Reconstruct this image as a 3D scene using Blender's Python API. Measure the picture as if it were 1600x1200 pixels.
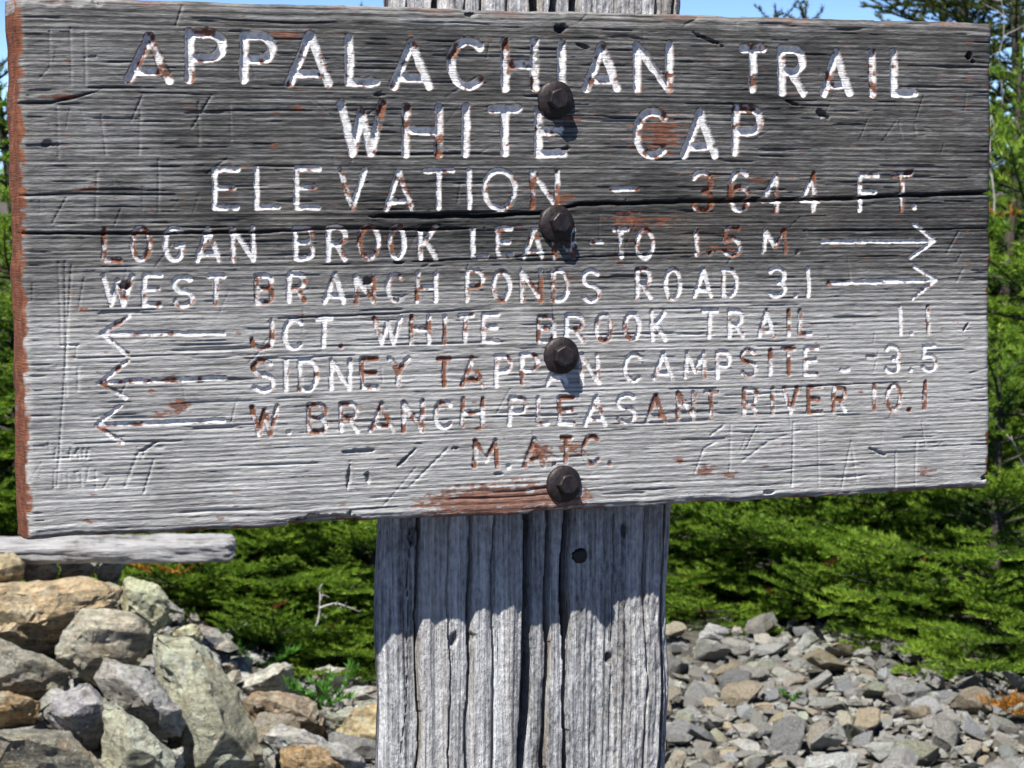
import bpy, bmesh, math, random
import numpy as np
from mathutils import Vector, Matrix, noise as mnoise

# ------------------------------------------------------------------ scene, camera, sky, sun
for o in list(bpy.data.objects):
    bpy.data.objects.remove(o)
scene = bpy.context.scene
COL = scene.collection
R = math.radians

CAM = np.array([0.0, 0.0, 1.55])
PITCH = R(7.0)
FPX = 3600.0                      # focal length in pixels of a 1600 px wide frame
cam_d = bpy.data.cameras.new('camera')
cam = bpy.data.objects.new('camera', cam_d)
COL.objects.link(cam)
cam.location = CAM
cam.rotation_euler = (R(90) - PITCH, 0, 0)
cam_d.sensor_width = 36.0
cam_d.lens = 36.0 * FPX / 1600.0
cam_d.clip_start = 0.05
cam_d.clip_end = 3000
cam_d.dof.use_dof = True
cam_d.dof.focus_distance = 1.70
cam_d.dof.aperture_fstop = 38.0
scene.camera = cam

# sign board pose (yaw, lean, roll) and centre of its front face
YAW, LEAN, ROLL = 0.36196, -0.05538, 0.01180
BOARD_C = np.array([0.0241, 1.67876, -0.11741]) + CAM
BW, BH, BT = 0.754, 0.3650, 0.038


def rotm(a, b, c):
    ca, sa, cb, sb, cc, sc = math.cos(a), math.sin(a), math.cos(b), math.sin(b), math.cos(c), math.sin(c)
    Rz = np.array([[ca, -sa, 0], [sa, ca, 0], [0, 0, 1]])
    Rx = np.array([[1, 0, 0], [0, cb, -sb], [0, sb, cb]])
    Ry = np.array([[cc, 0, sc], [0, 1, 0], [-sc, 0, cc]])
    return Rz @ Rx @ Ry


RB = rotm(YAW, LEAN, ROLL)
SUN_DIR = RB @ np.array([1.00, 1.0, -2.1])       # travel direction of the light
SUN_DIR /= np.linalg.norm(SUN_DIR)
sun_d = bpy.data.lights.new('sun', 'SUN')
sun = bpy.data.objects.new('sun', sun_d)
COL.objects.link(sun)
sun.location = (-4, -5, 9)
sun.rotation_euler = Vector(SUN_DIR).to_track_quat('-Z', 'Y').to_euler()
sun_d.energy = 4.8
sun_d.angle = R(0.5)
sun_d.color = (1.0, 0.965, 0.91)

world = bpy.data.worlds.new('World')
scene.world = world
world.use_nodes = True
wn = world.node_tree
sky = wn.nodes.new('ShaderNodeTexSky')
sky.sky_type = 'NISHITA'
sky.sun_disc = False
sky.sun_elevation = math.asin(-SUN_DIR[2])
sky.sun_rotation = math.atan2(-SUN_DIR[0], -SUN_DIR[1])
sky.altitude = 1100
sky.air_density = 0.26
sky.dust_density = 0.0
sky.ozone_density = 5.0
bg = wn.nodes['Background']
bg.inputs[1].default_value = 0.115
wn.links.new(sky.outputs[0], bg.inputs[0])

scene.view_settings.view_transform = 'Standard'
scene.view_settings.look = 'None'
scene.view_settings.gamma = 1.0
scene.view_settings.exposure = 0.80
scene.view_settings.use_curve_mapping = False
scene.render.engine = 'CYCLES'
scene.cycles.max_bounces = 5
scene.cycles.diffuse_bounces = 3
scene.cycles.glossy_bounces = 2
scene.cycles.transmission_bounces = 3
scene.cycles.transparent_max_bounces = 4

FWD = np.array([0, math.cos(PITCH), -math.sin(PITCH)])
UPV = np.array([0, math.sin(PITCH), math.cos(PITCH)])
RGT = np.array([1.0, 0, 0])


def ray(px, py):
    return FWD + RGT * ((px - 800) / FPX) - UPV * ((py - 600) / FPX)


def at(px, py, d):
    return CAM + ray(px, py) * d


def to_px(P):
    v = np.asarray(P) - CAM
    d = v @ FWD
    return 800 + FPX * (v @ RGT) / d, 600 - FPX * (v @ UPV) / d


# ------------------------------------------------------------------ helpers
def link(o, parent=None):
    COL.objects.link(o)
    if parent is not None:
        o.parent = parent
    return o


def tag(o, label=None, cat=None, group=None, kind=None):
    if label:
        o['label'] = label
    if cat:
        o['category'] = cat
    if group:
        o['group'] = group
    if kind:
        o['kind'] = kind
    return o


def empty(name, loc=(0, 0, 0)):
    o = bpy.data.objects.new(name, None)
    o.empty_display_size = 0.05
    o.location = loc
    return link(o)


def np_mesh(name, verts, faces, mat, smooth=True):
    """verts (n,3), faces (m,k) with one k"""
    verts = np.ascontiguousarray(verts, dtype=np.float32)
    faces = np.ascontiguousarray(faces, dtype=np.int32)
    me = bpy.data.meshes.new(name)
    k = faces.shape[1]
    me.vertices.add(len(verts))
    me.vertices.foreach_set('co', verts.ravel())
    me.loops.add(faces.size)
    me.loops.foreach_set('vertex_index', faces.ravel())
    me.polygons.add(len(faces))
    me.polygons.foreach_set('loop_start', np.arange(0, faces.size, k, dtype=np.int32))
    me.polygons.foreach_set('loop_total', np.full(len(faces), k, dtype=np.int32))
    me.polygons.foreach_set('use_smooth', np.full(len(faces), smooth, dtype=bool))
    me.update(calc_edges=True)
    if mat:
        me.materials.append(mat)
    return me


def add_attr(me, name, rgba):
    a = me.attributes.new(name, 'FLOAT_COLOR', 'POINT')
    a.data.foreach_set('color', np.ascontiguousarray(rgba, dtype=np.float32).ravel())


def _hash(ix, iy, seed):
    h = (ix.astype(np.int64) * 374761393 + iy.astype(np.int64) * 668265263 + seed * 974634777) & 0xFFFFFFFF
    h = ((h ^ (h >> 13)) * 1274126177) & 0xFFFFFFFF
    h = (h ^ (h >> 16)) & 0xFFFFFF
    return h / float(0xFFFFFF)


def vn(x, y, seed=0):
    """smooth value noise in 0..1"""
    x = np.asarray(x, float); y = np.asarray(y, float)
    x, y = np.broadcast_arrays(x, y)
    ix = np.floor(x); iy = np.floor(y)
    fx = x - ix; fy = y - iy
    fx = fx * fx * fx * (fx * (fx * 6 - 15) + 10)
    fy = fy * fy * fy * (fy * (fy * 6 - 15) + 10)
    a = _hash(ix, iy, seed); b = _hash(ix + 1, iy, seed)
    c = _hash(ix, iy + 1, seed); d = _hash(ix + 1, iy + 1, seed)
    return (a * (1 - fx) + b * fx) * (1 - fy) + (c * (1 - fx) + d * fx) * fy


def fbm(x, y, seed=0, octv=4):
    s = 0; a = 0.5; t = 0
    for i in range(octv):
        s = s + a * vn(x * 2 ** i, y * 2 ** i, seed + 17 * i); t += a; a *= 0.55
    return s / t


def sstep(a, b, x):
    t = np.clip((np.asarray(x, float) - a) / (b - a), 0, 1)
    return t * t * (3 - 2 * t)


# ------------------------------------------------------------------ materials
class NT:
    def __init__(s, name):
        s.m = bpy.data.materials.new(name)
        s.m.use_nodes = True
        s.t = s.m.node_tree
        s.b = s.t.nodes['Principled BSDF']
        s.b.inputs['Specular IOR Level'].default_value = 0.25

    def n(s, typ, **kw):
        nd = s.t.nodes.new(typ)
        for k, v in kw.items():
            setattr(nd, k, v)
        return nd

    def l(s, a, b):
        s.t.links.new(a, b)

    def noise(s, vec, scale, detail=4, rough=0.55, dist=0.0):
        nd = s.n('ShaderNodeTexNoise')
        nd.inputs['Scale'].default_value = scale
        nd.inputs['Detail'].default_value = detail
        nd.inputs['Roughness'].default_value = rough
        nd.inputs['Distortion'].default_value = dist
        if vec is not None:
            s.l(vec, nd.inputs['Vector'])
        return nd.outputs['Fac']

    def mapping(s, vec, sc):
        nd = s.n('ShaderNodeMapping')
        nd.inputs['Scale'].default_value = sc
        s.l(vec, nd.inputs['Vector'])
        return nd.outputs[0]

    def ramp(s, fac, stops):
        nd = s.n('ShaderNodeValToRGB')
        el = nd.color_ramp.elements
        while len(el) < len(stops):
            el.new(0.5)
        for e, (p, c) in zip(el, stops):
            e.position = p
            e.color = (*c, 1) if len(c) == 3 else c
        s.l(fac, nd.inputs[0])
        return nd.outputs[0]

    def mix(s, fac, a, b, mode='MIX'):
        nd = s.n('ShaderNodeMix', data_type='RGBA', blend_type=mode)
        if isinstance(fac, (int, float)):
            nd.inputs[0].default_value = fac
        else:
            s.l(fac, nd.inputs[0])
        for i, v in ((6, a), (7, b)):
            if isinstance(v, tuple):
                nd.inputs[i].default_value = (*v, 1)
            else:
                s.l(v, nd.inputs[i])
        return nd.outputs[2]

    def math(s, op, a, b=None):
        nd = s.n('ShaderNodeMath', operation=op)
        for i, v in enumerate((a, b)):
            if v is None:
                continue
            if isinstance(v, (int, float)):
                nd.inputs[i].default_value = v
            else:
                s.l(v, nd.inputs[i])
        return nd.outputs[0]

    def bump(s, h, dist, strength=1.0, prev=None):
        nd = s.n('ShaderNodeBump')
        nd.inputs['Distance'].default_value = dist
        nd.inputs['Strength'].default_value = strength
        s.l(h, nd.inputs['Height'])
        if prev is not None:
            s.l(prev, nd.inputs['Normal'])
        return nd.outputs[0]

    def out(s, col=None, rough=0.85, normal=None):
        if col is not None:
            if isinstance(col, tuple):
                s.b.inputs['Base Color'].default_value = (*col, 1)
            else:
                s.l(col, s.b.inputs['Base Color'])
        if isinstance(rough, (int, float)):
            s.b.inputs['Roughness'].default_value = rough
        else:
            s.l(rough, s.b.inputs['Roughness'])
        if normal is not None:
            s.l(normal, s.b.inputs['Normal'])
        return s.m


def mat_sign():
    s = NT('weathered_sign_wood')
    co = s.n('ShaderNodeTexCoord').outputs['Object']
    at_ = s.n('ShaderNodeAttribute', attribute_name='mask')
    sep = s.n('ShaderNodeSeparateColor')
    s.l(at_.outputs['Color'], sep.inputs[0])
    white, red, tone = sep.outputs[0], sep.outputs[1], sep.outputs[2]
    fib = s.noise(s.mapping(co, (9, 60, 900)), 1.0, 5, 0.6)
    fib2 = s.noise(s.mapping(co, (25, 60, 260)), 1.0, 4, 0.6)
    blot = s.noise(co, 38, 4, 0.6)
    t2 = s.math('ADD', tone, s.math('MULTIPLY', s.math('SUBTRACT', fib, 0.5), 0.55))
    t2 = s.math('ADD', t2, s.math('MULTIPLY', s.math('SUBTRACT', fib2, 0.5), 0.35))
    fib3 = s.noise(s.mapping(co, (170, 60, 1000)), 1.0, 4, 0.65)
    t2 = s.math('ADD', t2, s.math('MULTIPLY', s.math('SUBTRACT', fib3, 0.5), 0.45))
    t2 = s.math('ADD', t2, s.math('MULTIPLY', s.math('SUBTRACT', blot, 0.5), 0.25))
    wood = s.ramp(t2, [(0.0, (0.013, 0.013, 0.013)), (0.3, (0.080, 0.078, 0.076)), (0.6, (0.265, 0.261, 0.255)), (1.0, (0.60, 0.59, 0.575))])
    warm = s.noise(co, 14, 3, 0.5)
    wood = s.mix(s.math('MULTIPLY', s.math('SUBTRACT', warm, 0.48), 0.7), wood, (0.22, 0.19, 0.15), 'MIX')
    redn = s.noise(co, 120, 4, 0.6)
    redc = s.ramp(redn, [(0.3, (0.105, 0.038, 0.022)), (0.55, (0.20, 0.072, 0.036)), (0.75, (0.31, 0.145, 0.075))])
    c = s.mix(red, wood, redc)
    wn_ = s.noise(co, 260, 4, 0.65)
    wc = s.ramp(wn_, [(0.3, (0.50, 0.495, 0.49)), (0.5, (0.77, 0.77, 0.765)), (0.8, (0.85, 0.85, 0.85))])
    c = s.mix(white, c, wc)
    nrm = s.bump(fib, 0.0012, 0.6)
    nrm = s.bump(fib3, 0.0010, 0.6, nrm)
    nrm = s.bump(s.noise(co, 520, 4, 0.65), 0.0005, 0.5, nrm)
    return s.out(c, 0.82, nrm)


def mat_post():
    s = NT('weathered_post_wood')
    co = s.n('ShaderNodeTexCoord').outputs['Object']
    at_ = s.n('ShaderNodeAttribute', attribute_name='mask')
    sep = s.n('ShaderNodeSeparateColor')
    s.l(at_.outputs['Color'], sep.inputs[0])
    tone, warmth, deep = sep.outputs[0], sep.outputs[1], sep.outputs[2]
    fib = s.noise(s.mapping(co, (420, 420, 9)), 1.0, 5, 0.62)
    fib2 = s.noise(s.mapping(co, (150, 150, 14)), 1.0, 4, 0.6)
    spk = s.noise(s.mapping(co, (330, 330, 170)), 1.0, 3, 0.6)
    t2 = s.math('ADD', tone, s.math('MULTIPLY', s.math('SUBTRACT', fib, 0.5), 1.3))
    t2 = s.math('ADD', t2, s.math('MULTIPLY', s.math('SUBTRACT', fib2, 0.5), 0.8))
    t2 = s.math('ADD', t2, s.math('MULTIPLY', s.math('SUBTRACT', spk, 0.5), 0.8))
    c = s.ramp(t2, [(0.0, (0.03, 0.028, 0.025)), (0.3, (0.12, 0.115, 0.11)), (0.6, (0.33, 0.33, 0.335)), (1.0, (0.68, 0.68, 0.68))])
    c = s.mix(s.math('MULTIPLY', warmth, 0.5), c, (0.25, 0.18, 0.09))
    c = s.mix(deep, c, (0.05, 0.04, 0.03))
    nrm = s.bump(fib, 0.004, 0.9)
    nrm = s.bump(spk, 0.0022, 0.8, nrm)
    return s.out(c, 0.6, nrm)


def mat_rock():
    s = NT('lichen_rock')
    tc = s.n('ShaderNodeTexCoord').outputs['Object']
    oi = s.n('ShaderNodeObjectInfo')
    add = s.n('ShaderNodeVectorMath', operation='MULTIPLY_ADD')
    s.l(oi.outputs['Random'], add.inputs[0])
    add.inputs[1].default_value = (31, 17, 23)
    s.l(tc, add.inputs[2])
    co = add.outputs[0]
    geo = s.n('ShaderNodeNewGeometry')
    isl = s.ramp(geo.outputs['Random Per Island'], [(0.0, (0.62, 0.62, 0.64)), (0.35, (0.95, 0.95, 0.97)), (0.6, (1.08, 0.98, 0.84)), (0.8, (0.92, 0.96, 0.88)), (1.0, (1.25, 1.25, 1.25))])
    base = s.mix(0.85, oi.outputs['Color'], isl, 'MULTIPLY')
    big = s.noise(co, 9, 4, 0.55, 0.4)
    fine = s.noise(co, 60, 6, 0.7)
    vfine = s.noise(co, 240, 3, 0.7)
    val = s.ramp(fine, [(0.30, (0.42, 0.42, 0.42)), (0.47, (1.15, 1.15, 1.15)), (0.70, (1.9, 1.9, 1.9))])
    c = s.mix(1.0, base, val, 'MULTIPLY')
    rust = s.noise(co, 14, 5, 0.6, 0.6)
    c = s.mix(s.ramp(rust, [(0.55, (0, 0, 0)), (0.70, (0.65, 0.65, 0.65))]), c, (0.26, 0.17, 0.085))
    pale = s.noise(co, 22, 6, 0.68, 0.3)
    c = s.mix(s.ramp(pale, [(0.50, (0, 0, 0)), (0.66, (0.6, 0.6, 0.6))]), c, (0.36, 0.37, 0.28))
    dk = s.noise(co, 30, 6, 0.7, 0.8)
    c = s.mix(s.ramp(dk, [(0.57, (0, 0, 0)), (0.70, (0.75, 0.75, 0.75))]), c, (0.055, 0.055, 0.05))
    wh = s.noise(co, 48, 5, 0.7)
    c = s.mix(s.ramp(wh, [(0.62, (0, 0, 0)), (0.72, (0.5, 0.5, 0.5))]), c, (0.55, 0.55, 0.52))
    fol = s.noise(s.mapping(co, (14, 20, 95)), 1.0, 5, 0.65, 0.3)
    c = s.mix(1.0, c, s.ramp(fol, [(0.32, (0.5, 0.5, 0.5)), (0.5, (1, 1, 1)), (0.7, (1.25, 1.25, 1.25))]), 'MULTIPLY')
    spot = s.noise(co, 95, 3, 0.6)
    c = s.mix(s.ramp(spot, [(0.60, (0, 0, 0)), (0.66, (0.7, 0.7, 0.7))]), c, (0.42, 0.44, 0.33))
    nrm = s.bump(fol, 0.012, 0.6)
    nrm = s.bump(fine, 0.014, 0.6, nrm)
    nrm = s.bump(vfine, 0.004, 0.5, nrm)
    nrm = s.bump(big, 0.03, 0.4, nrm)
    return s.out(c, 0.9, nrm)


def mat_ground():
    s = NT('stony_soil')
    co = s.n('ShaderNodeTexCoord').outputs['Object']
    a = s.noise(co, 2.2, 6, 0.6)
    b = s.noise(co, 26, 6, 0.7)
    c = s.ramp(b, [(0.25, (0.035, 0.03, 0.024)), (0.5, (0.11, 0.10, 0.085)), (0.75, (0.24, 0.225, 0.2))])
    c = s.mix(s.ramp(a, [(0.5, (0, 0, 0)), (0.66, (0.6, 0.6, 0.6))]), c, (0.06, 0.055, 0.025))
    nrm = s.bump(b, 0.05, 0.8)
    return s.out(c, 0.95, nrm)


def mat_needles(name, dark, mid, light, trans=0.35):
    s = NT(name)
    at_ = s.n('ShaderNodeAttribute', attribute_name='tint')
    sep = s.n('ShaderNodeSeparateColor')
    s.l(at_.outputs['Color'], sep.inputs[0])
    co = s.n('ShaderNodeTexCoord').outputs['Object']
    oi = s.n('ShaderNodeObjectInfo')
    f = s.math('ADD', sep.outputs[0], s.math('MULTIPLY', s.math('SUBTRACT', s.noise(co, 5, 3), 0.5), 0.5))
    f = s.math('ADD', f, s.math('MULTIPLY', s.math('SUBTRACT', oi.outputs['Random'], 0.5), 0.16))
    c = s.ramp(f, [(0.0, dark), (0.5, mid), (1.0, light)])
    c = s.mix(sep.outputs[1], c, (0.22, 0.10, 0.03))
    s.out(c, 0.5)
    s.b.inputs['Specular IOR Level'].default_value = 0.3
    tr = s.n('ShaderNodeBsdfTranslucent')
    s.l(c, tr.inputs[0])
    mx = s.n('ShaderNodeMixShader')
    mx.inputs[0].default_value = trans
    s.l(s.b.outputs[0], mx.inputs[1])
    s.l(tr.outputs[0], mx.inputs[2])
    s.l(mx.outputs[0], s.t.nodes['Material Output'].inputs[0])
    return s.m


def mat_bark(name, a, b):
    s = NT(name)
    co = s.n('ShaderNodeTexCoord').outputs['Object']
    f = s.noise(s.mapping(co, (60, 60, 22)), 1.0, 5, 0.65)
    c = s.ramp(f, [(0.3, a), (0.7, b)])
    return s.out(c, 0.9, s.bump(f, 0.006, 0.7))


def mat_bolt():
    s = NT('rusted_black_iron')
    co = s.n('ShaderNodeTexCoord').outputs['Object']
    f = s.noise(co, 170, 5, 0.65)
    g = s.noise(co, 600, 3, 0.6)
    c = s.ramp(f, [(0.35, (0.012, 0.010, 0.011)), (0.6, (0.028, 0.019, 0.019)), (0.8, (0.06, 0.03, 0.022))])
    s.b.inputs['Metallic'].default_value = 0.25
    s.b.inputs['Specular IOR Level'].default_value = 0.5
    r = s.ramp(f, [(0.3, (0.38, 0.38, 0.38)), (0.7, (0.62, 0.62, 0.62))])
    return s.out(c, r, s.bump(g, 0.0005, 0.5))


def mat_log():
    s = NT('silvered_log_wood')
    co = s.n('ShaderNodeTexCoord').outputs['Object']
    f = s.noise(s.mapping(co, (7, 130, 130)), 1.0, 5, 0.65)
    g = s.noise(co, 16, 4, 0.6)
    t = s.math('ADD', s.math('MULTIPLY', f, 0.6), s.math('MULTIPLY', g, 0.4))
    c = s.ramp(t, [(0.36, (0.09, 0.085, 0.08)), (0.47, (0.33, 0.325, 0.325)), (0.66, (0.50, 0.495, 0.495))])
    return s.out(c, 0.8, s.bump(f, 0.014, 0.9))


M_SIGN = mat_sign(); M_POST = mat_post(); M_ROCK = mat_rock(); M_GROUND = mat_ground()
M_BOLT = mat_bolt(); M_LOG = mat_log()
M_FIR = mat_needles('fir_needles', (0.036, 0.082, 0.013), (0.145, 0.265, 0.026), (0.36, 0.51, 0.06), 0.45)
M_SPRUCE = mat_needles('dark_spruce_needles', (0.014, 0.030, 0.012), (0.055, 0.09, 0.018), (0.16, 0.19, 0.03), 0.25)
M_RUST = mat_needles('dead_orange_needles', (0.17, 0.06, 0.01), (0.38, 0.16, 0.02), (0.58, 0.30, 0.05), 0.25)
M_HERB = mat_needles('herb_leaves', (0.03, 0.09, 0.015), (0.07, 0.20, 0.025), (0.14, 0.33, 0.05))
M_BARK = mat_bark('fir_bark', (0.035, 0.028, 0.022), (0.11, 0.095, 0.08))
M_DEAD = mat_bark('bleached_dead_wood', (0.22, 0.20, 0.18), (0.52, 0.50, 0.47))

# ------------------------------------------------------------------ ground
def ground_z(x, y):
    x = np.asarray(x, float); y = np.asarray(y, float)
    z = 0.05 * (fbm(x * 0.9, y * 0.9, 5) - 0.5)
    mound = 0.20 * sstep(-0.45, -0.95, x) * sstep(3.6, 4.7, y) * (1 - sstep(6.0, 6.9, y))
    z = z + mound
    r = np.hypot(x, y - 6)
    z = z - 0.00045 * np.clip(r - 9, 0, None) ** 1.9 * (r < 1e5)
    return np.maximum(z, -60 + 0 * z)


def build_ground():
    def axis(lo, hi, fine, far):
        f = np.arange(lo, hi + 1e-6, fine)
        g = np.geomspace(fine * 2, far, 42)
        return np.concatenate([lo - g[::-1], f, hi + g])
    xs = axis(-2.6, 2.6, 0.05, 900)
    ys = axis(3.6, 8.6, 0.05, 900)
    X, Y = np.meshgrid(xs, ys)
    Z = ground_z(X, Y) + 0.03 * (fbm(X * 7, Y * 7, 9) - 0.5)
    nx, ny = len(xs), len(ys)
    idx = np.arange(nx * ny).reshape(ny, nx)
    f = np.stack([idx[:-1, :-1], idx[:-1, 1:], idx[1:, 1:], idx[1:, :-1]], -1).reshape(-1, 4)
    me = np_mesh('ground', np.stack([X, Y, Z], -1).reshape(-1, 3), f, M_GROUND)
    return tag(link(bpy.data.objects.new('ground', me)), 'stony brown soil of the summit clearing', None, None, 'structure')


GROUND = build_ground()

# ------------------------------------------------------------------ the trail sign
def board_uv(px, py):
    """where the photograph's point lies on the board's front plane: u right, v up, from the centre"""
    n = RB[:, 1]
    d = ray(px, py)
    t = ((BOARD_C - CAM) @ n) / (d @ n)
    q = RB.T @ (CAM + d * t - BOARD_C)
    return q[0], q[2]


def arc(cx, cy, rx, ry, a0, a1, n=12):
    return [(cx + rx * math.cos(R(a0 + (a1 - a0) * i / n)), cy + ry * math.sin(R(a0 + (a1 - a0) * i / n))) for i in range(n + 1)]


G = {
    'A': [[(0, 0), (.5, 1), (1, 0)], [(.13, .2), (.87, .2)]],
    'B': [[(0, 0), (0, 1), (.6, 1)] + arc(.6, .76, .36, .24, 90, -90, 8) + [(0, .52)], [(.6, .52)] + arc(.6, .26, .4, .26, 90, -90, 8) + [(0, 0)]],
    'C': [arc(.55, .5, .55, .5, 48, 312, 18)],
    'D': [[(0, 0), (0, 1), (.45, 1)] + arc(.45, .5, .55, .5, 90, -90, 12) + [(0, 0)]],
    'E': [[(1, 1), (0, 1), (0, 0), (1, 0)], [(0, .52), (.85, .52)]],
    'F': [[(1, 1), (0, 1), (0, 0)], [(0, .5), (.8, .5)]],
    'G': [arc(.52, .5, .52, .5, 48, 330, 18) + [(1, .44), (.62, .44)]],
    'H': [[(0, 0), (0, 1)], [(1, 0), (1, 1)], [(0, .5), (1, .5)]],
    'I': [[(.5, 0), (.5, 1)]],
    'J': [[(1, 1), (1, .3)] + arc(.52, .3, .48, .3, 0, -180, 10)],
    'K': [[(0, 0), (0, 1)], [(1, 1), (0, .42)], [(.32, .58), (1, 0)]],
    'L': [[(0, 1), (0, 0), (1, 0)]],
    'M': [[(0, 0), (.06, 1), (.5, .25), (.94, 1), (1, 0)]],
    'N': [[(0, 0), (0, 1), (1, 0), (1, 1)]],
    'O': [arc(.5, .5, .5, .5, 90, 450, 24)],
    'P': [[(0, 0), (0, 1), (.55, 1)] + arc(.55, .73, .45, .27, 90, -90, 10) + [(0, .46)]],
    'R': [[(0, 0), (0, 1), (.55, 1)] + arc(.55, .74, .42, .26, 90, -90, 10) + [(0, .48)], [(.45, .48), (1, 0)]],
    'S': [arc(.5, .75, .48, .25, 35, 250, 12) + arc(.5, .25, .5, .26, 80, -150, 14)],
    'T': [[(0, 1), (1, 1)], [(.5, 1), (.5, 0)]],
    'V': [[(0, 1), (.5, 0), (1, 1)]],
    'W': [[(0, 1), (.28, 0), (.5, .85), (.72, 0), (1, 1)]],
    'Y': [[(0, 1), (.5, .45), (1, 1)], [(.5, .45), (.5, 0)]],
    '0': [arc(.5, .5, .5, .5, 90, 450, 24)],
    '1': [[(.5, 0), (.5, 1)]],
    '3': [arc(.45, .74, .5, .26, 150, -80, 12) + arc(.45, .25, .53, .26, 80, -150, 12)],
    '4': [[(.75, 0), (.75, 1), (0, .28), (1, .28)]],
    '5': [[(.9, 1), (.2, 1), (.12, .55)] + arc(.48, .31, .5, .31, 125, -150, 14)],
    '6': [arc(.55, .6, .5, .4, 55, 180, 8) + [(.03, .35)], arc(.5, .3, .48, .3, 90, 450, 18)],
    '.': [[(.5, .5), (.5, .52)]],
    '-': [[(0, .5), (1, .5)]],
}
# each: char, left, right, top, bottom in the photograph, share of white paint left
LN = {}
LN[1] = [('A', 196, 271, 51, 131, .62), ('P', 290, 354, 45, 131, .7), ('P', 375, 432, 49, 131, .9), ('A', 446, 521, 46, 137, .68), ('L', 539, 594, 52, 135, .92),
         ('A', 608, 678, 60, 141, .85), ('C', 698, 760, 58, 141, .9), ('H', 783, 842, 58, 144, .75), ('I', 868, 888, 62, 146, .7), ('A', 910, 972, 65, 144, .85), ('N', 989, 1052, 64, 146, .8),
         ('T', 1154, 1199, 69, 146, .82), ('R', 1215, 1262, 70, 151, .85), ('A', 1280, 1334, 75, 152, .9), ('I', 1353, 1373, 77, 153, .85), ('L', 1390, 1437, 75, 152, .95)]
LN[2] = [('W', 527, 604, 157, 245, .75), ('H', 628, 692, 161, 247, .75), ('I', 718, 738, 161, 246, .85), ('T', 762, 816, 163, 244, .92), ('E', 835, 888, 166, 246, .92),
         ('C', 989, 1047, 168, 249, .72), ('A', 1063, 1124, 170, 248, .9), ('P', 1143, 1194, 163, 243, .75)]
LN[3] = [('E', 331, 375, 261, 328, .85), ('L', 397, 439, 261, 328, .9), ('E', 459, 502, 259, 328, .85), ('V', 527, 574, 262, 328, .7), ('A', 599, 648, 264, 330, .65), ('T', 660, 711, 262, 328, .7),
         ('I', 726, 741, 262, 328, .85), ('O', 753, 809, 262, 330, .75), ('N', 828, 875, 264, 328, .6), ('-', 952, 1000, 284, 308, .7),
         ('3', 1080, 1117, 266, 332, .4), ('6', 1136, 1175, 264, 332, .5), ('4', 1189, 1224, 269, 333, .6), ('4', 1248, 1283, 268, 333, .72), ('F', 1339, 1376, 269, 332, .85), ('T', 1392, 1427, 269, 332, .45), ('.', 1422, 1434, 318, 330, .9)]
LN[4] = [('L', 159, 191, 355, 410, .6), ('O', 203, 238, 353, 410, .6), ('G', 254, 290, 352, 410, .9), ('A', 304, 346, 354, 410, .9), ('N', 360, 399, 353, 410, .75),
         ('B', 458, 493, 353, 408, .8), ('R', 509, 544, 352, 409, .85), ('O', 558, 595, 350, 407, .7), ('O', 606, 635, 350, 407, .8), ('K', 653, 686, 352, 407, .65),
         ('L', 735, 765, 355, 405, .85), ('E', 774, 803, 354, 404, .85), ('A', 816, 852, 354, 405, .8), ('N', 863, 900, 356, 406, .6), ('-', 922, 945, 368, 388, .75), ('T', 956, 985, 355, 405, .85), ('O', 992, 1024, 355, 407, .8),
         ('1', 1082, 1096, 357, 400, .7), ('.', 1103, 1113, 391, 401, .2), ('5', 1126, 1161, 353, 403, .45), ('M', 1190, 1231, 356, 398, .55), ('.', 1240, 1252, 389, 400, .6)]
LN[5] = [('W', 157, 210, 428, 480, .7), ('E', 222, 254, 426, 480, .85), ('S', 268, 304, 429, 481, .9), ('T', 322, 353, 428, 478, .9), ('B', 397, 429, 427, 476, .55), ('R', 448, 480, 424, 474, .8), ('A', 504, 541, 423, 475, .85),
         ('N', 553, 588, 429, 476, .75), ('C', 602, 634, 426, 474, .65), ('H', 649, 685, 423, 474, .7), ('P', 726, 758, 419, 473, .75), ('O', 768, 800, 420, 474, .7), ('N', 812, 849, 419, 473, .55), ('D', 861, 891, 419, 473, .7), ('S', 907, 940, 419, 473, .95),
         ('R', 992, 1020, 417, 469, .85), ('O', 1036, 1066, 417, 470, .75), ('A', 1082, 1115, 417, 466, .9), ('D', 1127, 1155, 417, 466, .8), ('3', 1199, 1231, 415, 466, .85), ('.', 1237, 1249, 456, 467, .85), ('1', 1256, 1270, 415, 466, .9)]
LN[6] = [('J', 388, 429, 498, 548, .55), ('C', 441, 476, 496, 548, .8), ('T', 492, 521, 494, 544, .7), ('.', 526, 538, 535, 546, .4), ('W', 581, 630, 493, 539, .65), ('H', 639, 674, 491, 539, .65), ('I', 687, 702, 490, 539, .5), ('T', 714, 742, 489, 537, .75), ('E', 751, 782, 488, 537, .9),
         ('B', 838, 870, 491, 537, .4), ('R', 882, 915, 489, 537, .75), ('O', 928, 959, 487, 536, .8), ('O', 973, 1003, 486, 534, .85), ('K', 1015, 1043, 484, 534, .9), ('T', 1094, 1124, 482, 529, .85), ('R', 1136, 1164, 482, 529, .8), ('A', 1182, 1213, 482, 528, .6), ('I', 1225, 1240, 482, 527, .6), ('L', 1246, 1271, 482, 526, .4),
         ('1', 1400, 1415, 477, 525, .8), ('.', 1419, 1430, 516, 526, .45), ('1', 1443, 1458, 475, 523, .35)]
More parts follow.
